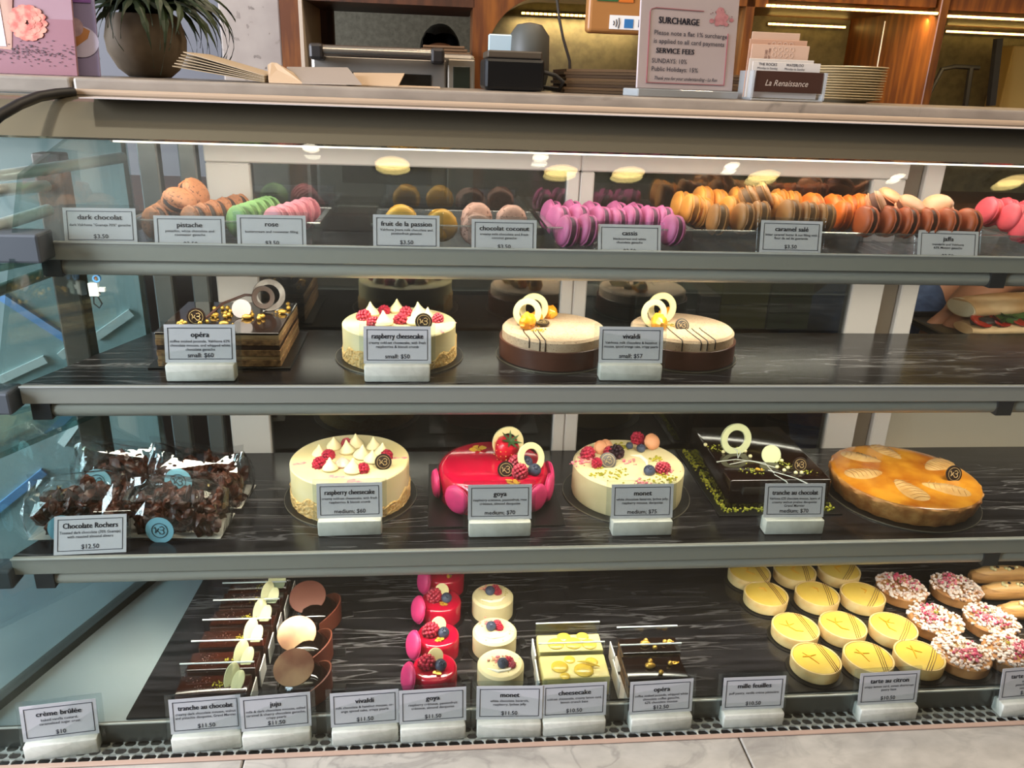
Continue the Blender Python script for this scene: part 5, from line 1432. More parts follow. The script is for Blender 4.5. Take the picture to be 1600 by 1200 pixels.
put(t, 'white_chocolate_disc', MB().lathe([(0, 0), (.014, 0), (.0143, .001), (.014, .002), (0, .002)], 28).mesh('white_chocolate_disc', mat('pistachio_chocolate', 'c9cba0', .35), True), P(1203, 720) + Vector((0, 0, .010)), (1.2, 0, -.1))
logo(t, P(1248, 735) + Vector((0, 0, .009)), (1.2, 0, 0), 1.1)
crumbs(t, 'pistachio_crumbs', mat('pistachio_bright', 'a8a02a', .75), [P(u, v) for u, v in ((1170, 735), (1180, 737), (1140, 703), (1230, 728), (1262, 738), (1215, 722), (1120, 700))], 16, .007, .0011)
for u, v in ((1102, 697), (1130, 708), (1164, 707), (1172, 715), (1214, 732), (1225, 737), (1231, 733), (1243, 741), (1252, 741), (1221, 722)): put(t, 'white_pearl', PEARLW, P(u, v) + Vector((0, 0, .0024)))
MB().tube([P(1147, 712) + Vector((-.002, 0, .012)), P(1150, 718) + Vector((0, 0, .014)), P(1153, 716), P(1156, 717) + Vector((0, 0, .012))], .0008, 6).build('sugar_thread', mat('sugar_white', 'c9cbc4', .3), t)
wv = MB()
for k, pts in enumerate((((1120, 722), (1150, 718), (1180, 722), (1215, 732)), ((1140, 726), (1170, 720), (1195, 724), (1210, 740)), ((1200, 735), (1225, 742), (1245, 748), (1262, 756)), ((1210, 742), (1228, 752), (1233, 758)))):
    wv.tube([P(u, v) + Vector((0, 0, .0002)) for u, v in pts], .0009, 5)
wv.build('white_marbling', mat('marbling_white', 'b5b5ac', .3), t)
gold_flake(t, P(1186, 735), .8, 6)

# pear tart
h = .034; r = .104
c_ = atz(1413, 741, Z3 + h)
t = thing('pear_tart', 'large golden baked pear tart with glazed pear halves', 'tart', (c_.x, c_.y, Z3 + .0003))
round_board(t, r + .004)
rr_ = random.Random(5)
MB().lathe([(0, .002), (r - .009, .002), (r - .006, .006), (r - .002, .022), (r, h - .007), (r - .0006, h - .003), (r - .004, h - .0006), (r - .010, h - .001), (0, h - .001)], 120, jit=lambda a, r0, z0: .0012 * math.sin(23 * a + z0 * 300) * (z0 < h - .002) + rr_.uniform(-.0003, .0003)).build('pastry_case', mat('tart_pastry', 'a0622a', .6, col2='c28a4a', scale=60, bump=.5, bscale=180), t, smooth=True)
MB().lathe([(r - .002, h - .0012), (r - .008, h + .0008), (r - .02, h + .0014), (r * .5, h + .0012), (0, h + .001)], 90).build('golden_top', mat('tart_gold_glaze', 'a35810', .14, col2='cf8c28', scale=22, coat=.5, bump=.08, bscale=90, lo=.35, hi=.65), t, smooth=True)
P = lambda u, v: loc(t, u, v, Z3 + h)
for (u, v, ang, s) in ((1345, 716, 2.6, 1.0), (1385, 707, 1.9, .95), (1350, 741, 3.3, 1.05), (1465, 728, .5, 1.05), (1422, 767, -1.5, 1.15), (1478, 765, -.55, 1.1)):
    p = P(u, v)
    n = 20; L_ = .030 * s
    out = []
    for i in range(n):
        q = 2 * PI * i / n
        w = .016 * s * (1 + .35 * math.cos(q))
        out.append((L_ * math.cos(q), w * math.sin(q)))
    vs = [(x, y, 0) for x, y in out] + [(x * .75, y * .75, .0022) for x, y in out] + [(0, 0, .0030)]
    fs = [(i, (i + 1) % n, n + (i + 1) % n, n + i) for i in range(n)] + [(n + i, n + (i + 1) % n, 2 * n) for i in range(n)]
    o = MB().add(vs, fs).build('pear_half', mat('glazed_pear', 'c9a36c', .2, col2='b58850', scale=40, coat=.4), t, (p.x, p.y, h + .0008), (0, 0, ang), smooth=True)
    sl = MB()
    for k in range(-3, 4):
        sl.tube([(k * .007 * s + .002, -.011 * s, .0023), (k * .007 * s - .001, 0, .0034), (k * .007 * s + .002, .011 * s, .0023)], .00035, 4)
    sl.build('slice_lines', mat('pear_line', 'a8783c', .4), o)
logo(t, P(1487, 750) + Vector((0, 0, .010)), (1.25, .1, 0), 1.25)

# ------------------------------------------------------------------ base of the case
M_DIV = clear('divider_acrylic', 'f2f6f8', 1.6, extra=.03)
M_DIVE = mat('divider_edge', 'cfd6d8', .2)
def divider(root, w, y, z0, z1, dy):
    o = MB().add([(-w, y, z0), (w, y, z0), (w, y + dy, z1), (-w, y + dy, z1), (-w, y + .0012, z0), (w, y + .0012, z0), (w, y + dy + .0012, z1), (-w, y + dy + .0012, z1)],
             [(0, 1, 2, 3), (7, 6, 5, 4), (0, 4, 5, 1), (1, 5, 6, 2), (2, 6, 7, 3), (3, 7, 4, 0)]).build('clear_divider', M_DIV, root)
    MB().tube([(-w, y + dy, z1), (w, y + dy, z1)], .0011, 6).build('bright_edge', M_DIVE, o)
# chocolate slices
M_SLG = mat('slice_glaze', '2c130c', .12, col2='43190f', scale=14, coat=.4)
M_SLS = mat('slice_side', '5a3222', .6, col2='452417', scale=30)
PETAL = MB().lathe([(0, -.0006), (.0075, -.0006), (.0079, 0), (.0075, .0006), (0, .0006)], 24, SC(1, 1.9, 1)).mesh('white_petal', mat('pale_petal', 'd9d6a4', .35), True)
for k, (u, v) in enumerate(((333, 1072), (350, 1032), (366, 997), (381, 965), (394, 937), (406, 914))):
    zt_s = ZB + .031
    p = atz(u, v, zt_s)
    p.y = max(p.y, 0.822)
    t = thing('chocolate_slice', f'dark chocolate slice with pale petals between clear dividers, {ordinal(k)} from the front', 'cake slice', (p.x, p.y, ZB + .0003), 0, 'chocolate slices')
    w, d = .0425, .0165
    MB().rbox(-w - .002, w + .004, -d, d, 0, .0012, .0003, 1).build('card_base', M_BOARD, t)
    MB().rbox(-w, w, -d, d, .0012, .028, .001, 1).build('slice_body', M_SLS, t)
    MB().rbox(-w - .0004, w + .0004, -d - .0004, d + .0004, .028, .031, .0014, 2).build('slice_glaze', M_SLG, t, smooth=True)
    MB().rbox(w + .0045, w + .006, -d, d, 0, .026, .0003, 1).build('white_tab', M_PAPER, t)
    put(t, 'white_petal', PETAL, Vector((w * .52, .002, .040)), (1.0, .3, .15), 1.15)
    put(t, 'white_petal', PETAL, Vector((w * .72, -.004, .037)), (.85, .2, -.2), .95)
    crumbs(t, 'pistachio_crumbs', M_PIST, [Vector((w * .25, 0, .0313)), Vector((w * .1, -.003, .0313))], 14, .004, .0010, seed=k)
    crumbs(t, 'sugar_nibs', mat('silver_nibs', '77685f', .4), [Vector((-w * .4, -.002, .0311))], 30, .009, .0006, seed=k + 9)
    divider(t, w + .003, d + .0016, 0, .045, .004)
# domes with bronze discs
M_DOME = mat('dome_glaze', '120806', .06, coat=.5)
M_BRZ = mat('bronze_chocolate', '6d4636', .25, .55, col2='a08062', scale=20)
M_COL = mat('collar_chocolate', '6a3524', .5)
for k, (u, v) in enumerate(((472, 1086), (478, 1022), (494, 965))):
    p = atz(u, v, ZB + .004)
    p.y = max(p.y, 0.842)
    t = thing('chocolate_dome', 'glossy dark chocolate dome with bronze oval disc, ' + ['nearest the juju card', 'middle of the three', 'rearmost of the three'][k], 'cake', (p.x, p.y, ZB + .0003), .1 * k, 'chocolate domes')
    r = .033
    MB().lathe([(0, 0), (r + .004, 0), (r + .004, .0012), (0, .0012)], 36).build('card_base', M_BOARD, t)
    MB().rbox(r - .004, r + .020, -.006, .008, 0, .0012, .0004, 1).build('board_tab', M_BOARD, t)
    MB().lathe([(0, .0014), (r, .0014), (r * 1.02, .007), (r * .97, .015), (r * .84, .023), (r * .6, .029), (r * .3, .032), (0, .033)], 48).build('dome', M_DOME, t, smooth=True, angle=80)
    # curved collar on the right
    vs, fs = [], []; n = 18
    for i in range(n + 1):
        a = -1.5 + 2.6 * i / n; hh = .029 * math.sin(PI * (i + 2.2) / (n + 4)) ** .6
        for rr2 in (r + .0015, r + .0035):
            vs += [(rr2 * math.cos(a), rr2 * math.sin(a), .0014), (rr2 * math.cos(a) * 1.0, rr2 * math.sin(a), .004 + hh)]
    for i in range(n):
        o = 4 * i; q = o + 4
        fs += [(o, q, q + 1, o + 1), (o + 2, o + 3, q + 3, q + 2), (o + 1, q + 1, q + 3, o + 3), (o, o + 2, q + 2, q)]
    fs += [(0, 1, 3, 2), (4 * n, 4 * n + 2, 4 * n + 3, 4 * n + 1)]
    MB().add(vs, fs).build('chocolate_collar', M_COL, t, smooth=True)
    d_ = MB().lathe([(0, -.0006), (.0255, -.0006), (.026, 0), (.0255, .0008), (0, .0010)], 40, SC(1, .92, 1)).build('bronze_disc', M_BRZ if k < 2 else M_COL, t, smooth=True)
    d_.matrix_local = T(-.010, -.004 + .004 * k, .039) @ RZ(.5 if k == 1 else .15) @ RX(.62) @ RY(-.18)
# little red cakes
def tabbed_base(t, r, tab=(.75, .65)):
    MB().lathe([(0, 0), (r + .006, 0), (r + .006, .0012), (0, .0012)], 40).build('card_base', M_BOARD, t)
    MB().rbox(r - .002, r + .017, -.006, .006, 0, .0012, .0003, 1).build('board_tab', M_BOARD, t, rot=(0, 0, .3))
for k, (u, v) in enumerate(((679, 1048), (684, 990), (689, 936), (696, 893))):
    h = .031; r = .0295
    p = atz(u, v, ZB + h)
    p.y = max(p.y, 0.8415)
    t = thing('little_red_cake', f'little red glazed cake with raspberry and blueberry, {ordinal(k)} from the front', 'cake', (p.x, p.y, ZB + .0003), 0, 'little red cakes')
    tabbed_base(t, r)
    MB().lathe([(0, .0014), (r, .0014), (r, h - .005), (r - .0015, h - .0015), (r - .005, h), (0, h)], 56).build('glazed_body', M_RED, t, smooth=True, angle=80)
    d_ = Vector((-.82, -.35 if k else -.3, 0)).normalized()
    mc = link('macaron', shm, t, d_ * (r + .002) + Vector((0, 0, .0225)), (d_ + Vector((0, 0, .3))).to_track_quat('Z', 'Y').to_euler(), .95)
    mc['label'] = 'pink macaron leaning on the side'
    put(t, 'raspberry', RASP, Vector((-.010, -.001, h + .006)), (.5, .7, k), 1.15)
    put(t, 'blueberry', BLUEB, Vector((.008, -.006, h + .006)), (.5, .2, 0), 1.15)
    put(t, 'white_chocolate_disc', DISCW, Vector((.001, .009, h + .008)), (1.0, .2, .2), 1.05)
    gold_flake(t, Vector((.003, -.015, h + .0003)), .8, k)
# little cream cakes
for k, (u, v) in enumerate(((783, 1041), (773, 985), (770, 930))):
    h = .031; r = .0305
    p = atz(u, v, ZB + h)
    p.y = max(p.y, 0.8425)
    t = thing('little_cream_cake', f'little round cream cake with petals and one blueberry, {ordinal(k)} from the front', 'cake', (p.x, p.y, ZB + .0003), 0, 'little cream cakes')
    tabbed_base(t, r)
    MB().lathe([(0, .0014), (r, .0014), (r, h - .003), (r - .003, h), (0, h)], 56).build('cream_body', M_CREAM, t, smooth=True)
    bp = ((.002, -.006), (-.005, .003), (-.004, .004))[k]
    put(t, 'blueberry', BLUEB, Vector((bp[0], bp[1], h + .005)), (.5, 0, 0), 1.05)
    put(t, 'raspberry_piece', RASP, Vector((bp[0] + .008, bp[1] + .005, h + .003)), (.5, .7, k), .7)
    put(t, 'raspberry_piece', RASP, Vector((bp[0] + .012, bp[1] - .001, h + .0025)), (.9, .2, k), .55)
    crumbs(t, 'rose_petals', mat('petal_peach', 'dd9c78', .6, col2='c9607a', scale=150), [Vector((bp[0] - .008, bp[1] + .012, h)), Vector((bp[0] + .004, bp[1] + .012, h))], 14, .004, .0016, .004, seed=k)
    crumbs(t, 'pistachio_crumbs', M_PIST, [Vector((.014, .002, h)), Vector((-.004, -.012, h))], 9, .007, .0007, .0006, seed=k + 3)
    MB().tube([Vector((-.018, -.010, h)), Vector((-.004, -.017, h + .0006)), Vector((.010, -.014, h + .0006)), Vector((.018, -.004, h))], [.0006, .0022, .002, .0005], 8).build('cream_swirl', mat('cream_swirl', 'f0e8d4', .4), t, smooth=True)
# pale yellow cheesecake slices and dark coffee slices
M_LEM = mat('lemon_cheesecake', 'e3cf82', .35, col2='e8d894', scale=20, sss=.05)
CURL = MB().lathe([(0, 0), (.0075, 0), (.0082, .0025), (.0070, .005), (.004, .0066), (0, .0072)], 18).mesh('lemon_curl', mat('lemon_curd', 'e0bd45', .25, coat=.2), True)
def slab_slice(name, label, cat, cl, fr, group):
    """fr: pixels of front-left, front-right and back-left top corners"""
    pass
for k, (uf0, uf1, vf, vb, ub0) in enumerate(((849, 955, 1061, 1024, 843), (843, 944, 1019, 992, 839))):
    zt_s = ZB + .031
    a, b, c_ = atz(uf0, vf, zt_s), atz(uf1, vf, zt_s), atz(ub0, vb, zt_s)
    w, d = (b.x - a.x) / 2, (c_.y - a.y) / 2
    t = thing('lemon_cheesecake_slice', 'pale yellow cheesecake slice with lemon curls, ' + ['front one of two', 'rear one of two'][k], 'cake slice', ((a.x + b.x) / 2, a.y + d, ZB + .0003), 0, 'lemon cheesecake slices')
    MB().rbox(-w - .004, w + .002, -d, d, 0, .0012, .0003, 1).build('card_base', M_BOARD, t)
    MB().rbox(-w, w, -d, d - .001, .0012, .006, .001, 1).build('biscuit_base', crumb_mat('biscuit_crumb'), t)
    MB().rbox(-w, w, -d, d - .001, .006, .031, .002, 3).build('cheesecake_body', M_LEM, t, smooth=True)
    MB().rbox(-w - .006, -w - .004, -d, d, 0, .025, .0004, 1).build('white_tab', M_PAPER, t)
    rr2 = random.Random(k)
    for (x, y, s) in ((-.45, -.1, 1.2), (.25, -.45, 1.35), (.55, .25, .9), (-.1, .5, .8), (-.35, -.85, .7)) if k == 0 else ((-.45, -.2, 1.2), (.1, -.2, 1.25), (.6, -.35, 1.1), (-.15, .55, 1.0), (.45, .6, .9)):
        put(t, 'lemon_curl', CURL, Vector((x * w, y * d, .0306)), (0, 0, 0), (s * 1.15, s * 1.15, s * .5))
    if k == 0: MB().tube([Vector((.1 * w, .2 * d, .034)), Vector((.4 * w, -.05 * d, .0375)), Vector((.75 * w, -.25 * d, .033))], [.0005, .002, .0006], 8).build('lemon_zest', mat('lemon_curd', 'e0bd45', .25), t, smooth=True)
    divider(t, w + .001, d + .0004, 0, .047, .003)
for k, (uf0, uf1, vf, vb, ub0) in enumerate(((983, 1077, 1062, 1026, 974), (974, 1065, 1021, 998, 967))):
    zt_s = ZB + .031
    a, b, c_ = atz(uf0, vf, zt_s), atz(uf1, vf, zt_s), atz(ub0, vb, zt_s)
    w, d = (b.x - a.x) / 2, (c_.y - a.y) / 2
    t = thing('opera_slice', 'dark layered coffee slice with gold pearls, ' + ['front one of two', 'rear one of two'][k], 'cake slice', ((a.x + b.x) / 2, a.y + d, ZB + .0003), 0, 'coffee slices')
    MB().rbox(-w - .012, w + .002, -d, d, 0, .0012, .0003, 1).build('card_base', M_PAPER, t)
    MB().rbox(-w - .012, -w - .0105, -d, d, .0012, .027, .0004, 1).build('white_tab', M_PAPER, t)
    z = .0012
    for hh, m, nm in ((.006, SP, 'sponge_layer'), (.004, CRM, 'cream_layer'), (.006, SP, 'sponge_layer'), (.004, CHL, 'ganache_layer'), (.006, SP, 'sponge_layer')):
        MB().box(-w, w, -d, d - .001, z, z + hh).build(nm, m, t); z += hh
    MB().rbox(-w - .0004, w + .0004, -d - .0004, d - .0006, z, .031, .001, 2).build('slice_glaze', mat('opera_glaze', '1c0f0b', .12), t, smooth=True)
    pearls(t, [Vector((x * w, y * d, .0312)) for x, y in ((-.1, .35), (.12, -.65), (.55, .1))], .0034)
    MB().ball(.006, T(-.16 * w, -.05 * d, .0345) @ SC(1.2, .8, .7), 2, .15).build('gold_almond', M_GOLDP, t, smooth=True)
    gold_flake(t, Vector((.75 * w, .3 * d, .0312)), .8, k + 20)
    divider(t, w + .003, d + .0004, 0, .047, .003)
# lemon tarts
M_SHELL = mat('tart_shell', 'dcc088', .6, col2='cfa868', scale=50, bump=.2)
M_LCURD = mat('lemon_glaze', 'dcb64e', .18, col2='e4c468', scale=14, coat=.5, bump=.05)
rT, hT = .0335, .019
SHELLM = MB().lathe([(0, 0), (rT - .003, 0), (rT - .001, .002), (rT, hT - .001), (rT - .0006, hT), (rT - .0024, hT), (rT - .0028, hT - .0016), (0, hT - .0016)], 48).mesh('pastry_shell', M_SHELL, True)
CURDM = MB().lathe([(rT - .0026, hT - .0014), (rT - .0034, hT - .0004), (rT - .008, hT), (0, hT + .0002)], 40).mesh('lemon_glaze', M_LCURD, True)
DR = MB()
for dx in (.013, .016, .019):
    yy = math.sqrt(rT ** 2 - dx ** 2)
    DR.tube([(dx, -yy + .001, hT + .0001), (dx + .001, 0, hT + .0003), (dx, yy - .001, hT + .0001)], .00045, 5)
DRM = DR.mesh('chocolate_lines', mat('line_chocolate', '5a3218', .5))
TBOARD = MB().lathe([(0, 0), (rT + .004, 0), (rT + .004, .001), (0, .001)], 36).mesh('card_base', M_BOARD)
ZESTS = []
for pts in ((((-.010, .012), (-.004, .002), (.002, -.012)), ((-.014, .004), (-.004, .004), (.006, .006))), (((-.004, .014), (-.006, .0), (.0, -.010), (.010, -.012)), ((-.018, .008), (-.008, .002), (.004, .006))),
            (((-.002, .014), (.006, .012), (.006, .004)),), (((-.006, .012), (.004, .006), (-.002, -.002), (.008, -.012)),)):
    mb = MB()
    for q in pts: mb.tube([(x, y, hT + .0008) for x, y in q], [.0006] + [.0011] * (len(q) - 2) + [.0006], 6)
    ZESTS.append(mb.mesh('lemon_zest', mat('zest_yellow', 'd99a10', .4)))
k = 0
for row, pts in (('front', ((1284, 1043), (1367, 1040), (1445, 1034))), ('second', ((1243, 980), (1317, 977), (1396, 979))), ('third', ((1197, 928), (1277, 928), (1348, 929))), ('rear', ((1171, 893), (1242, 891), (1311, 889)))):
    for i, (u, v) in enumerate(pts):
        p = atz(u, v, ZB + hT)
        p.y = max(p.y, 0.8435)
        t = thing('lemon_tart', f'yellow lemon tart in the {row} row, ' + ['left one', 'middle one', 'right one'][i], 'tart', (p.x, p.y, ZB + .0003), (.05, -.25, -.7, 0)[i] if i < 2 else -.7, 'lemon tarts')
        link('card_base', TBOARD, t)
        link('pastry_shell', SHELLM, t, (0, 0, .001)); link('lemon_glaze', CURDM, t, (0, 0, .001)); link('chocolate_lines', DRM, t, (0, 0, .001))
        link('lemon_zest', ZESTS[(k * 3 + i) % 4], t, (-.004, 0, .001))
        k += 1
# crumble tarts
M_CRUM = mat('crumble_sugared', 'e3d0c8', .8, col2='c08a62', scale=130, lo=.52, hi=.68, bump=.3)
M_BERR = mat('crumble_berry', 'c2345c', .6, col2='d98a94', scale=120)
M_TSH = mat('crumble_shell', 'b57f4a', .65, col2='9c6636', scale=50, bump=.3)
rC = .0375
CSHELL = MB().lathe([(0, 0), (rC - .003, 0), (rC - .001, .002), (rC, .016), (rC - .0015, .018), (0, .018)], 44).mesh('pastry_shell', M_TSH, True)
def crumble(seed):
    r_ = random.Random(seed); mb = MB(); mbb = MB()
    for q in range(260):
        a = r_.uniform(0, 2 * PI); rr2 = (rC + .0005) * math.sqrt(r_.random())
        s = r_.uniform(.0016, .0034)
        z = .018 + .005 * (1 - (rr2 / rC) ** 2) + r_.uniform(0, .002)
        mb.ball(s, T(rr2 * math.cos(a), rr2 * math.sin(a), z) @ SC(1, 1, .8), 1, .3, 2, q)
    for q in range(60):
        a = r_.gauss(seed, .9); rr2 = rC * r_.uniform(.1, .75)
        mbb.ball(r_.uniform(.0012, .0027), T(rr2 * math.cos(a), rr2 * math.sin(a), .0255 + r_.uniform(-.001, .001)), 1, .3, 2, q)
    return mb, mbb
for k, (u, v, w) in enumerate(((1410, 913, 'rear left'), (1495, 913, 'rear right'), (1462, 963, 'middle left'), (1550, 963, 'middle right'), (1519, 1031, 'front left'), (1585, 1016, 'front right'))):
    p = atz(u, v, ZB + .023)
    p.y = max(p.y, 0.8465)
    t = thing('crumble_tart', f'sugar dusted pink berry crumble tart, {w} of the six', 'tart', (p.x, p.y, ZB + .0003), 0, 'crumble tarts')
    link('card_base', MB().lathe([(0, 0), (rC + .003, 0), (rC + .003, .001), (0, .001)], 36).mesh('card_base', M_BOARD), t)
    link('pastry_shell', CSHELL, t, (0, 0, .001))
    a, b = crumble(k + 1)
    o = a.build('crumble', M_CRUM, t, smooth=True); o['kind'] = 'stuff'
    o = b.build('berry_pieces', M_BERR, t, smooth=True); o['kind'] = 'stuff'
    crumbs(t, 'pistachio_crumbs', M_PIST, [Vector((.004 - .002 * k, .006, .027))], 12, .004, .0010, .001, seed=k)
# eclairs
for k, (u, v) in enumerate(((1556, 893), (1574, 918), (1602, 948))):
    p = atz(u, v, ZB + .022)
    t = thing('eclair', 'golden eclair with white and dark pearls at far right, ' + ['rearmost', 'middle one', 'foremost'][k], 'eclair', (p.x + .012, p.y, ZB + .0003), 0, 'eclairs')
    MB().rbox(-.06, .055, -.017, .017, 0, .001, .0003, 1).build('card_base', M_BOARD, t)
    pts = [(-.055, 0, .013), (-.05, 0, .013), (-.03, 0, .014), (0, 0, .0145), (.03, 0, .014), (.05, 0, .013), (.055, 0, .013)]
    MB().tube(pts, [.006, .011, .0135, .014, .0135, .011, .006], 20).build('choux_body', mat('choux', 'b58248', .6, col2='9a6a36', scale=40, stretch=(1, 6, 6), bump=.3), t, smooth=True)
    MB().tube([(-.048, 0, .0195), (-.03, 0, .0215), (0, 0, .022), (.03, 0, .0215), (.048, 0, .0195)], [.005, .0085, .009, .0085, .005], 18, SC(1, 1.25, 1) @ T(0, 0, 0)).build('caramel_icing', mat('eclair_icing', 'cfa066', .3), t, smooth=True)
    for x, y in ((-.024, 0), (-.021, -.003), (-.022, .003), (0, 0), (.004, -.003), (.02, .002)): put(t, 'white_pearl', PEARLW, Vector((x, y - .004, .0305)))
    for x, y in ((.008, 0), (-.012, .002), (.012, -.002)): link('dark_pearl', MB().ball(.0026, None, 2).mesh('dark_pearl', M_DCHOC, True), t, (x, y - .003, .0305))
# ------------------------------------------------------------------ people behind the case
M_SKIN = mat('skin', 'b07a5c', .5, sss=.1)
M_DENIM = mat('denim', '34466a', .85, col2='465a80', scale=90, bump=.2, bscale=400)
M_TEE = mat('black_tshirt', '121214', .85)
M_HAIR = mat('dark_hair', '14100d', .5, bump=.4, bscale=90)
def skinned(name, chains, m, parent, root=0, sub=2):
    """chains: lists of ((x, y, z), radius); the first point of a later chain may repeat an earlier point to branch there"""
    vs, rs, es, idx = [], [], [], {}
    for ch in chains:
        prev = None
        for p, r in ch:
            key = tuple(round(c, 5) for c in p)
            if key not in idx:
                idx[key] = len(vs); vs.append(p); rs.append(r)
            i = idx[key]
            if prev is not None and prev != i: es.append((prev, i))
            prev = i
    me = bpy.data.meshes.new(name); me.from_pydata(vs, es, []); me.update()
    o = bpy.data.objects.new(name, me); COL.objects.link(o); o.parent = parent
    sk = o.modifiers.new('skin', 'SKIN'); sk.use_smooth_shade = True
    if not me.skin_vertices: me.skin_vertices.new()
    for i, r in enumerate(rs):
        me.skin_vertices[0].data[i].radius = (r, r) if not isinstance(r, tuple) else r
        me.skin_vertices[0].data[i].use_root = (i == root)
    sb = o.modifiers.new('sub', 'SUBSURF'); sb.levels = sub; sb.render_levels = sub
    me.materials.append(m)
    return o
def add(a, b): return tuple(x + y for x, y in zip(a, b))
def hand_chains(w, d, side, curl):
    """w: wrist, d: pointing direction, side: towards the thumb, curl: where the fingers bend to"""
    d, side, curl = Vector(d).normalized(), Vector(side).normalized(), Vector(curl).normalized()
    W = Vector(w); P1 = W + d * .045; out = [[(tuple(W), .026), (tuple(P1), .030)]]
    for k, (off, L_) in enumerate(((.028, .070), (.010, .078), (-.009, .072), (-.027, .058))):
        b = P1 + side * off + d * .034
        m1 = b + (d * .75 + curl * .5) * (L_ * .45); m2 = m1 + (d * .3 + curl * .95) * (L_ * .32); m3 = m2 + (curl - d * .1) * (L_ * .25)
        out.append([(tuple(P1), .030), (tuple(b), .0105), (tuple(m1), .0092), (tuple(m2), .0085), (tuple(m3), .007)])
    b = W + d * .02 + side * .034; m1 = b + (d * .6 + side * .7 + curl * .3) * .032; m2 = m1 + (d * .8 + curl * .5) * .028
    out.append([(tuple(W), .026), (tuple(b), .013), (tuple(m1), .011), (tuple(m2), .009)])
    return out

def head_parts(t, c, fwd, upv):
    f, u = Vector(fwd).normalized(), Vector(upv).normalized(); r = f.cross(u).normalized(); c = Vector(c)
    for s in (-1, 1):
        e = MB().ball(.0125, T(*(c + f * .080 + r * (.032 * s) + u * .004)), 2).build('eye', mat('eye_white', 'd8d2c8', .2), t, smooth=True)
        MB().ball(.0065, T(*(c + f * .0885 + r * (.032 * s) + u * .004)), 2).build('iris', mat('iris_brown', '2a1a10', .2), e, smooth=True)
        MB().ball(.03, T(*(c + r * (.078 * s) - u * .005)) @ SC(.35, .6, 1), 2).build('ear', M_SKIN, t, smooth=True)
        MB().tube([c + f * .090 + r * (.016 * s) + u * .026, c + f * .088 + r * (.034 * s) + u * .031, c + f * .074 + r * (.05 * s) + u * .024], .004, 6).build('eyebrow', M_HAIR, t, smooth=True)
    MB().tube([c + f * .088 + u * .015, c + f * .100 - u * .012, c + f * .108 - u * .030, c + f * .092 - u * .036], [.007, .010, .014, .006], 10).build('nose', M_SKIN, t, smooth=True)
    MB().tube([c + f * .086 - r * .024 - u * .062, c + f * .096 - u * .060, c + f * .086 + r * .024 - u * .062], [.003, .007, .003], 8).build('mouth', mat('lips', '8a4a42', .4), t, smooth=True)
    hb = MB(); bm = bmesh.new(); bmesh.ops.create_icosphere(bm, subdivisions=4, radius=1)
    rot = Matrix((r, f, u)).transposed().to_4x4()
    for v in list(bm.verts):
        if (v.co.y > .45 and v.co.z < .55) or v.co.z < -.55: bm.verts.remove(v)
    for v in bm.verts: v.co *= 1 + .03 * noise.noise(v.co * 6)
    hb.addbm(bm, T(*(c + u * .022 - f * .008)) @ rot @ SC(.094, .108, .118))
    hb.build('hair', M_HAIR, t, smooth=True)

# staff member in jeans, bending down to the right behind the open end
hx = aty(1385, 480, 1.50).x
H0 = (hx, 1.50, .97)
A = thing('person', 'person in blue jeans and black shirt bending behind the case', 'person', (hx, 1.50, 0))
def o_(x, y, z): return (x, y, z)               # offsets from the feet point
hip, belly, chest, neck0, neck1 = o_(0, 0, .97), o_(.14, 0, 1.02), o_(.34, -.01, 1.05), o_(.50, -.02, 1.03), o_(.58, -.03, .99)
head0, head1, head2 = o_(.64, -.03, .96), o_(.70, -.04, .92), o_(.76, -.05, .88)
legs = []
for s in (-1, 1):
    legs.append([(hip, .115), (o_(-.02, .085 * s, .90), .10), (o_(-.03, .10 * s, .70), .082), (o_(.01, .10 * s, .48), .060), (o_(-.03, .11 * s, .26), .054), (o_(-.05, .11 * s, .08), .040), (o_(.02, .12 * s, .045), .036), (o_(.10, .13 * s, .03), .026)])
wr = aty(1508, 486, 1.30); wr = (wr.x - hx, wr.y - 1.50, wr.z)
el = aty(1556, 425, 1.34); el = (el.x - hx, el.y - 1.50, el.z)
sh1 = (.36, -.16, 1.10); sh0 = (.38, .16, 1.04)
armN = [(chest, .125), (sh1, .055), (el, .040), (wr, .027)]
armF = [(chest, .125), (sh0, .055), (o_(.46, .22, .80), .040), (o_(.56, .14, .62), .027)]
torso = [(hip, .115), (belly, .115), (chest, .125), (neck0, .058), (neck1, .052), (head0, .070), (head1, .088), (head2, .070)]
skinned('body', [torso] + legs + [armN, armF] + hand_chains(wr, (-.35, -.45, -.6), (-.7, .3, 0), (-.2, -.5, -.6)) + hand_chains(o_(.56, .14, .62), (.3, -.2, -.9), (.5, -.5, .2), (.3, -.5, -.5)), M_SKIN, A)
def grow(ch, d, lo=0, hi=None): return [(p, r + d) for p, r in ch[lo:hi]]
skinned('jeans', [grow([(add(hip, (.05, 0, .012)), .115), (hip, .115)], .012)] + [[(hip, .127)] + grow(l, .010, 1, 6) for l in legs], M_DENIM, A)
skinned('black_shirt', [[(add(hip, (.06, 0, .018)), .128)] + grow(torso, .012, 1, 4), [(chest, .137), (sh1, .066), tuple([tuple((a + b) / 2 for a, b in zip(sh1, el)), .056])], [(chest, .137), (sh0, .066), (o_(.42, .19, .92), .055)]], M_TEE, A)
for l in legs:
    f_ = l[-1][0]
    MB().rbox(f_[0] - .15, f_[0] + .06, f_[1] - .045, f_[1] + .045, .001, .085, .025, 3).build('shoe', M_BLACK, A, smooth=True)
head_parts(A, head1, (.35, -.2, -.9), (.85, -.1, .3))
MB().tube([(.02, -.135, .86), (-.02, -.135, .70), (-.02, -.12, .5)], .0022, 6).build('jeans_seam', mat('denim_seam', '5a6a80', .8), A)

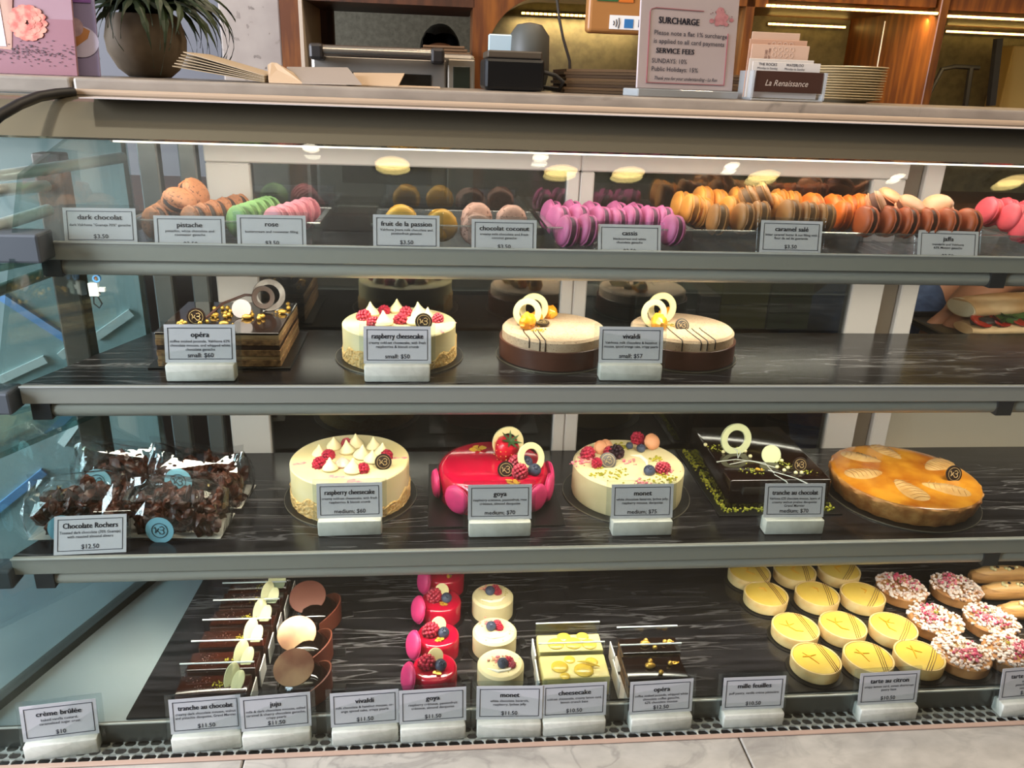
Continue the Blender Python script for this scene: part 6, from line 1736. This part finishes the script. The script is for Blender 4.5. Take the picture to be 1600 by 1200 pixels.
# the other person, far back, only hair and brow above the oven
b = aty(688, 58, 4.05)
B = thing('person', 'person with dark hair, face half hidden behind the toaster oven', 'person', (b.x, 4.05, 0))
zt = aty(688, 44, 4.05).z
c0 = zt - .12
spine = [((0, 0, zt - .72), .12), ((0, 0, zt - .55), .13), ((0, .01, zt - .36), .13), ((0, .01, zt - .27), .06), ((0, 0, zt - .22), .054), ((0, -.005, c0 - .06), .066), ((0, 0, c0), .088), ((0, .01, c0 + .06), .07)]
lg, ar, hn = [], [], []
for s in (-1, 1):
    lg.append([((0, 0, zt - .72), .12), ((.09 * s, 0, zt - .80), .095), ((.10 * s, 0, .46), .058), ((.10 * s, .02, .09), .040), ((.11 * s, -.10, .035), .03)])
    ar.append([((0, .01, zt - .36), .13), ((.17 * s, .01, zt - .33), .055), ((.23 * s, .02, zt - .60), .040), ((.21 * s, -.12, zt - .78), .027)])
    hn += hand_chains((.21 * s, -.12, zt - .78), (-.2 * s, -.5, -.7), (-s, -.2, .2), (0, -.6, -.5))
skinned('body', [spine] + lg + ar + hn, M_SKIN, B)
skinned('black_shirt', [grow(spine, .012, 0, 4)] + [[((0, .01, zt - .36), .142), (a_[1][0], .068), ((.205 * (1 if a_[1][0][0] > 0 else -1), .015, zt - .50), .056)] for a_ in ar], M_TEE, B)
skinned('trousers', [[((0, 0, zt - .72), .131), (l[1][0], .106), (l[2][0], .070), (l[3][0], .055)] for l in lg], M_DENIM, B)
head_parts(B, (0, 0, c0), (0, -1, 0), (0, 0, 1))
for s in (-1, 1): MB().rbox(.10 * s - .045, .10 * s + .05, -.17, .08, .001, .08, .025, 3).build('shoe', M_BLACK, B, smooth=True)

# baguette sandwich on a black tray held by the bending person
ta = aty(1488, 528, 1.19)
zt = aty(1540, 529, 1.22).z
t0 = aty(1486, 520, 1.20)
tr_ = thing('serving_tray', 'black serving tray held at the open end of the middle shelf', 'tray', (t0.x + .16, 1.27, zt))
MB().rbox(-.17, .17, -.10, .075, 0, .005, .002, 2).build('tray_plate', M_BOARD, tr_, smooth=True)
rm = MB()
for (x0, x1, y0, y1) in ((-.17, .17, -.10, -.094), (-.17, .17, .069, .075), (-.17, -.164, -.10, .075), (.164, .17, -.10, .075)): rm.rbox(x0, x1, y0, y1, .004, .013, .002, 1)
rm.build('tray_rim', M_BOARD, tr_)
sp_ = aty(1516, 505, 1.21)
sd = thing('baguette_sandwich', 'baguette sandwich with tomato and salad on the black tray', 'sandwich', (sp_.x, 1.225, zt + .0055), .12)
sd.scale = (1.25, 1.2, .86)
CRUST = mat('baguette_crust', 'b98c58', .6, col2='d8b88c', scale=18, bump=.3)
CRUMBB = mat('baguette_crumb', 'cfc0a0', .8, bump=.5, bscale=200)
def loaf(z, sq, up):
    n = 16; mb = MB()
    pts, rr2 = [], []
    for i in range(9):
        f = i / 8; pts.append((f * .17, 0, z + .006 * math.sin(f * PI) * up)); rr2.append(.020 + .010 * math.sin(min(1, f * 1.6 + .25) * PI / 2))
    return mb.tube(pts, rr2, n, SC(1, 1.25, sq) if False else None)
lo_ = MB().tube([(0, 0, .014), (.02, 0, .0145), (.08, 0, .015), (.17, 0, .015)], [.010, .013, .0145, .0145], 18, SC(1, 1.9, 1)).build('lower_bread', CRUST, sd, smooth=True)
up_ = MB().tube([(.004, .006, .050), (.022, .006, .052), (.08, .006, .055), (.17, .006, .055)], [.018, .020, .022, .022], 18, RX(-.15) @ SC(1, 1.6, 1)).build('upper_bread', CRUST, sd, smooth=True)
MB().lathe([(0, .001), (.0165, .001), (.0175, -.002)], 18, T(.0035, .0165, .0495) @ RY(-PI / 2) @ SC(1, 1.6, 1)).build('cut_face', CRUMBB, up_)
r_ = random.Random(8)
for k in range(3):
    MB().lathe([(0, 0), (.015, 0), (.0155, .002), (.015, .004), (0, .004)], 20).build('tomato_slice', mat('tomato', 'a52818', .3), sd, (.012 + k * .03, -.014, .032), (.5, .25, 0))
for k in range(9):
    n = 10
    mb = MB(); vs = [(math.cos(2 * PI * i / n) * .016 * r_.uniform(.7, 1.2), math.sin(2 * PI * i / n) * .012 * r_.uniform(.7, 1.2), r_.uniform(-.004, .004)) for i in range(n)] + [(0, 0, .003), (0, 0, .0015)]
    mb.add(vs, [(i, (i + 1) % n, n) for i in range(n)] + [((i + 1) % n, i, n + 1) for i in range(n)])
    mb.build('salad_leaf', mat('salad_%d' % (k % 2), ['3d5a24', '2a2a1c'][k % 2], .5), sd, (r_.uniform(.0, .13), -.016 + r_.uniform(-.006, .006), .034 + r_.uniform(-.004, .008)), (r_.uniform(-1, 1), r_.uniform(-1, 1), r_.uniform(0, 3)), 1.1)
MB().ball(.014, T(.02, -.012, .030) @ SC(1.4, .8, .7), 2, .4).build('grilled_vegetable', mat('grilled_veg', '241812', .4), sd, smooth=True)

flush_lettering()
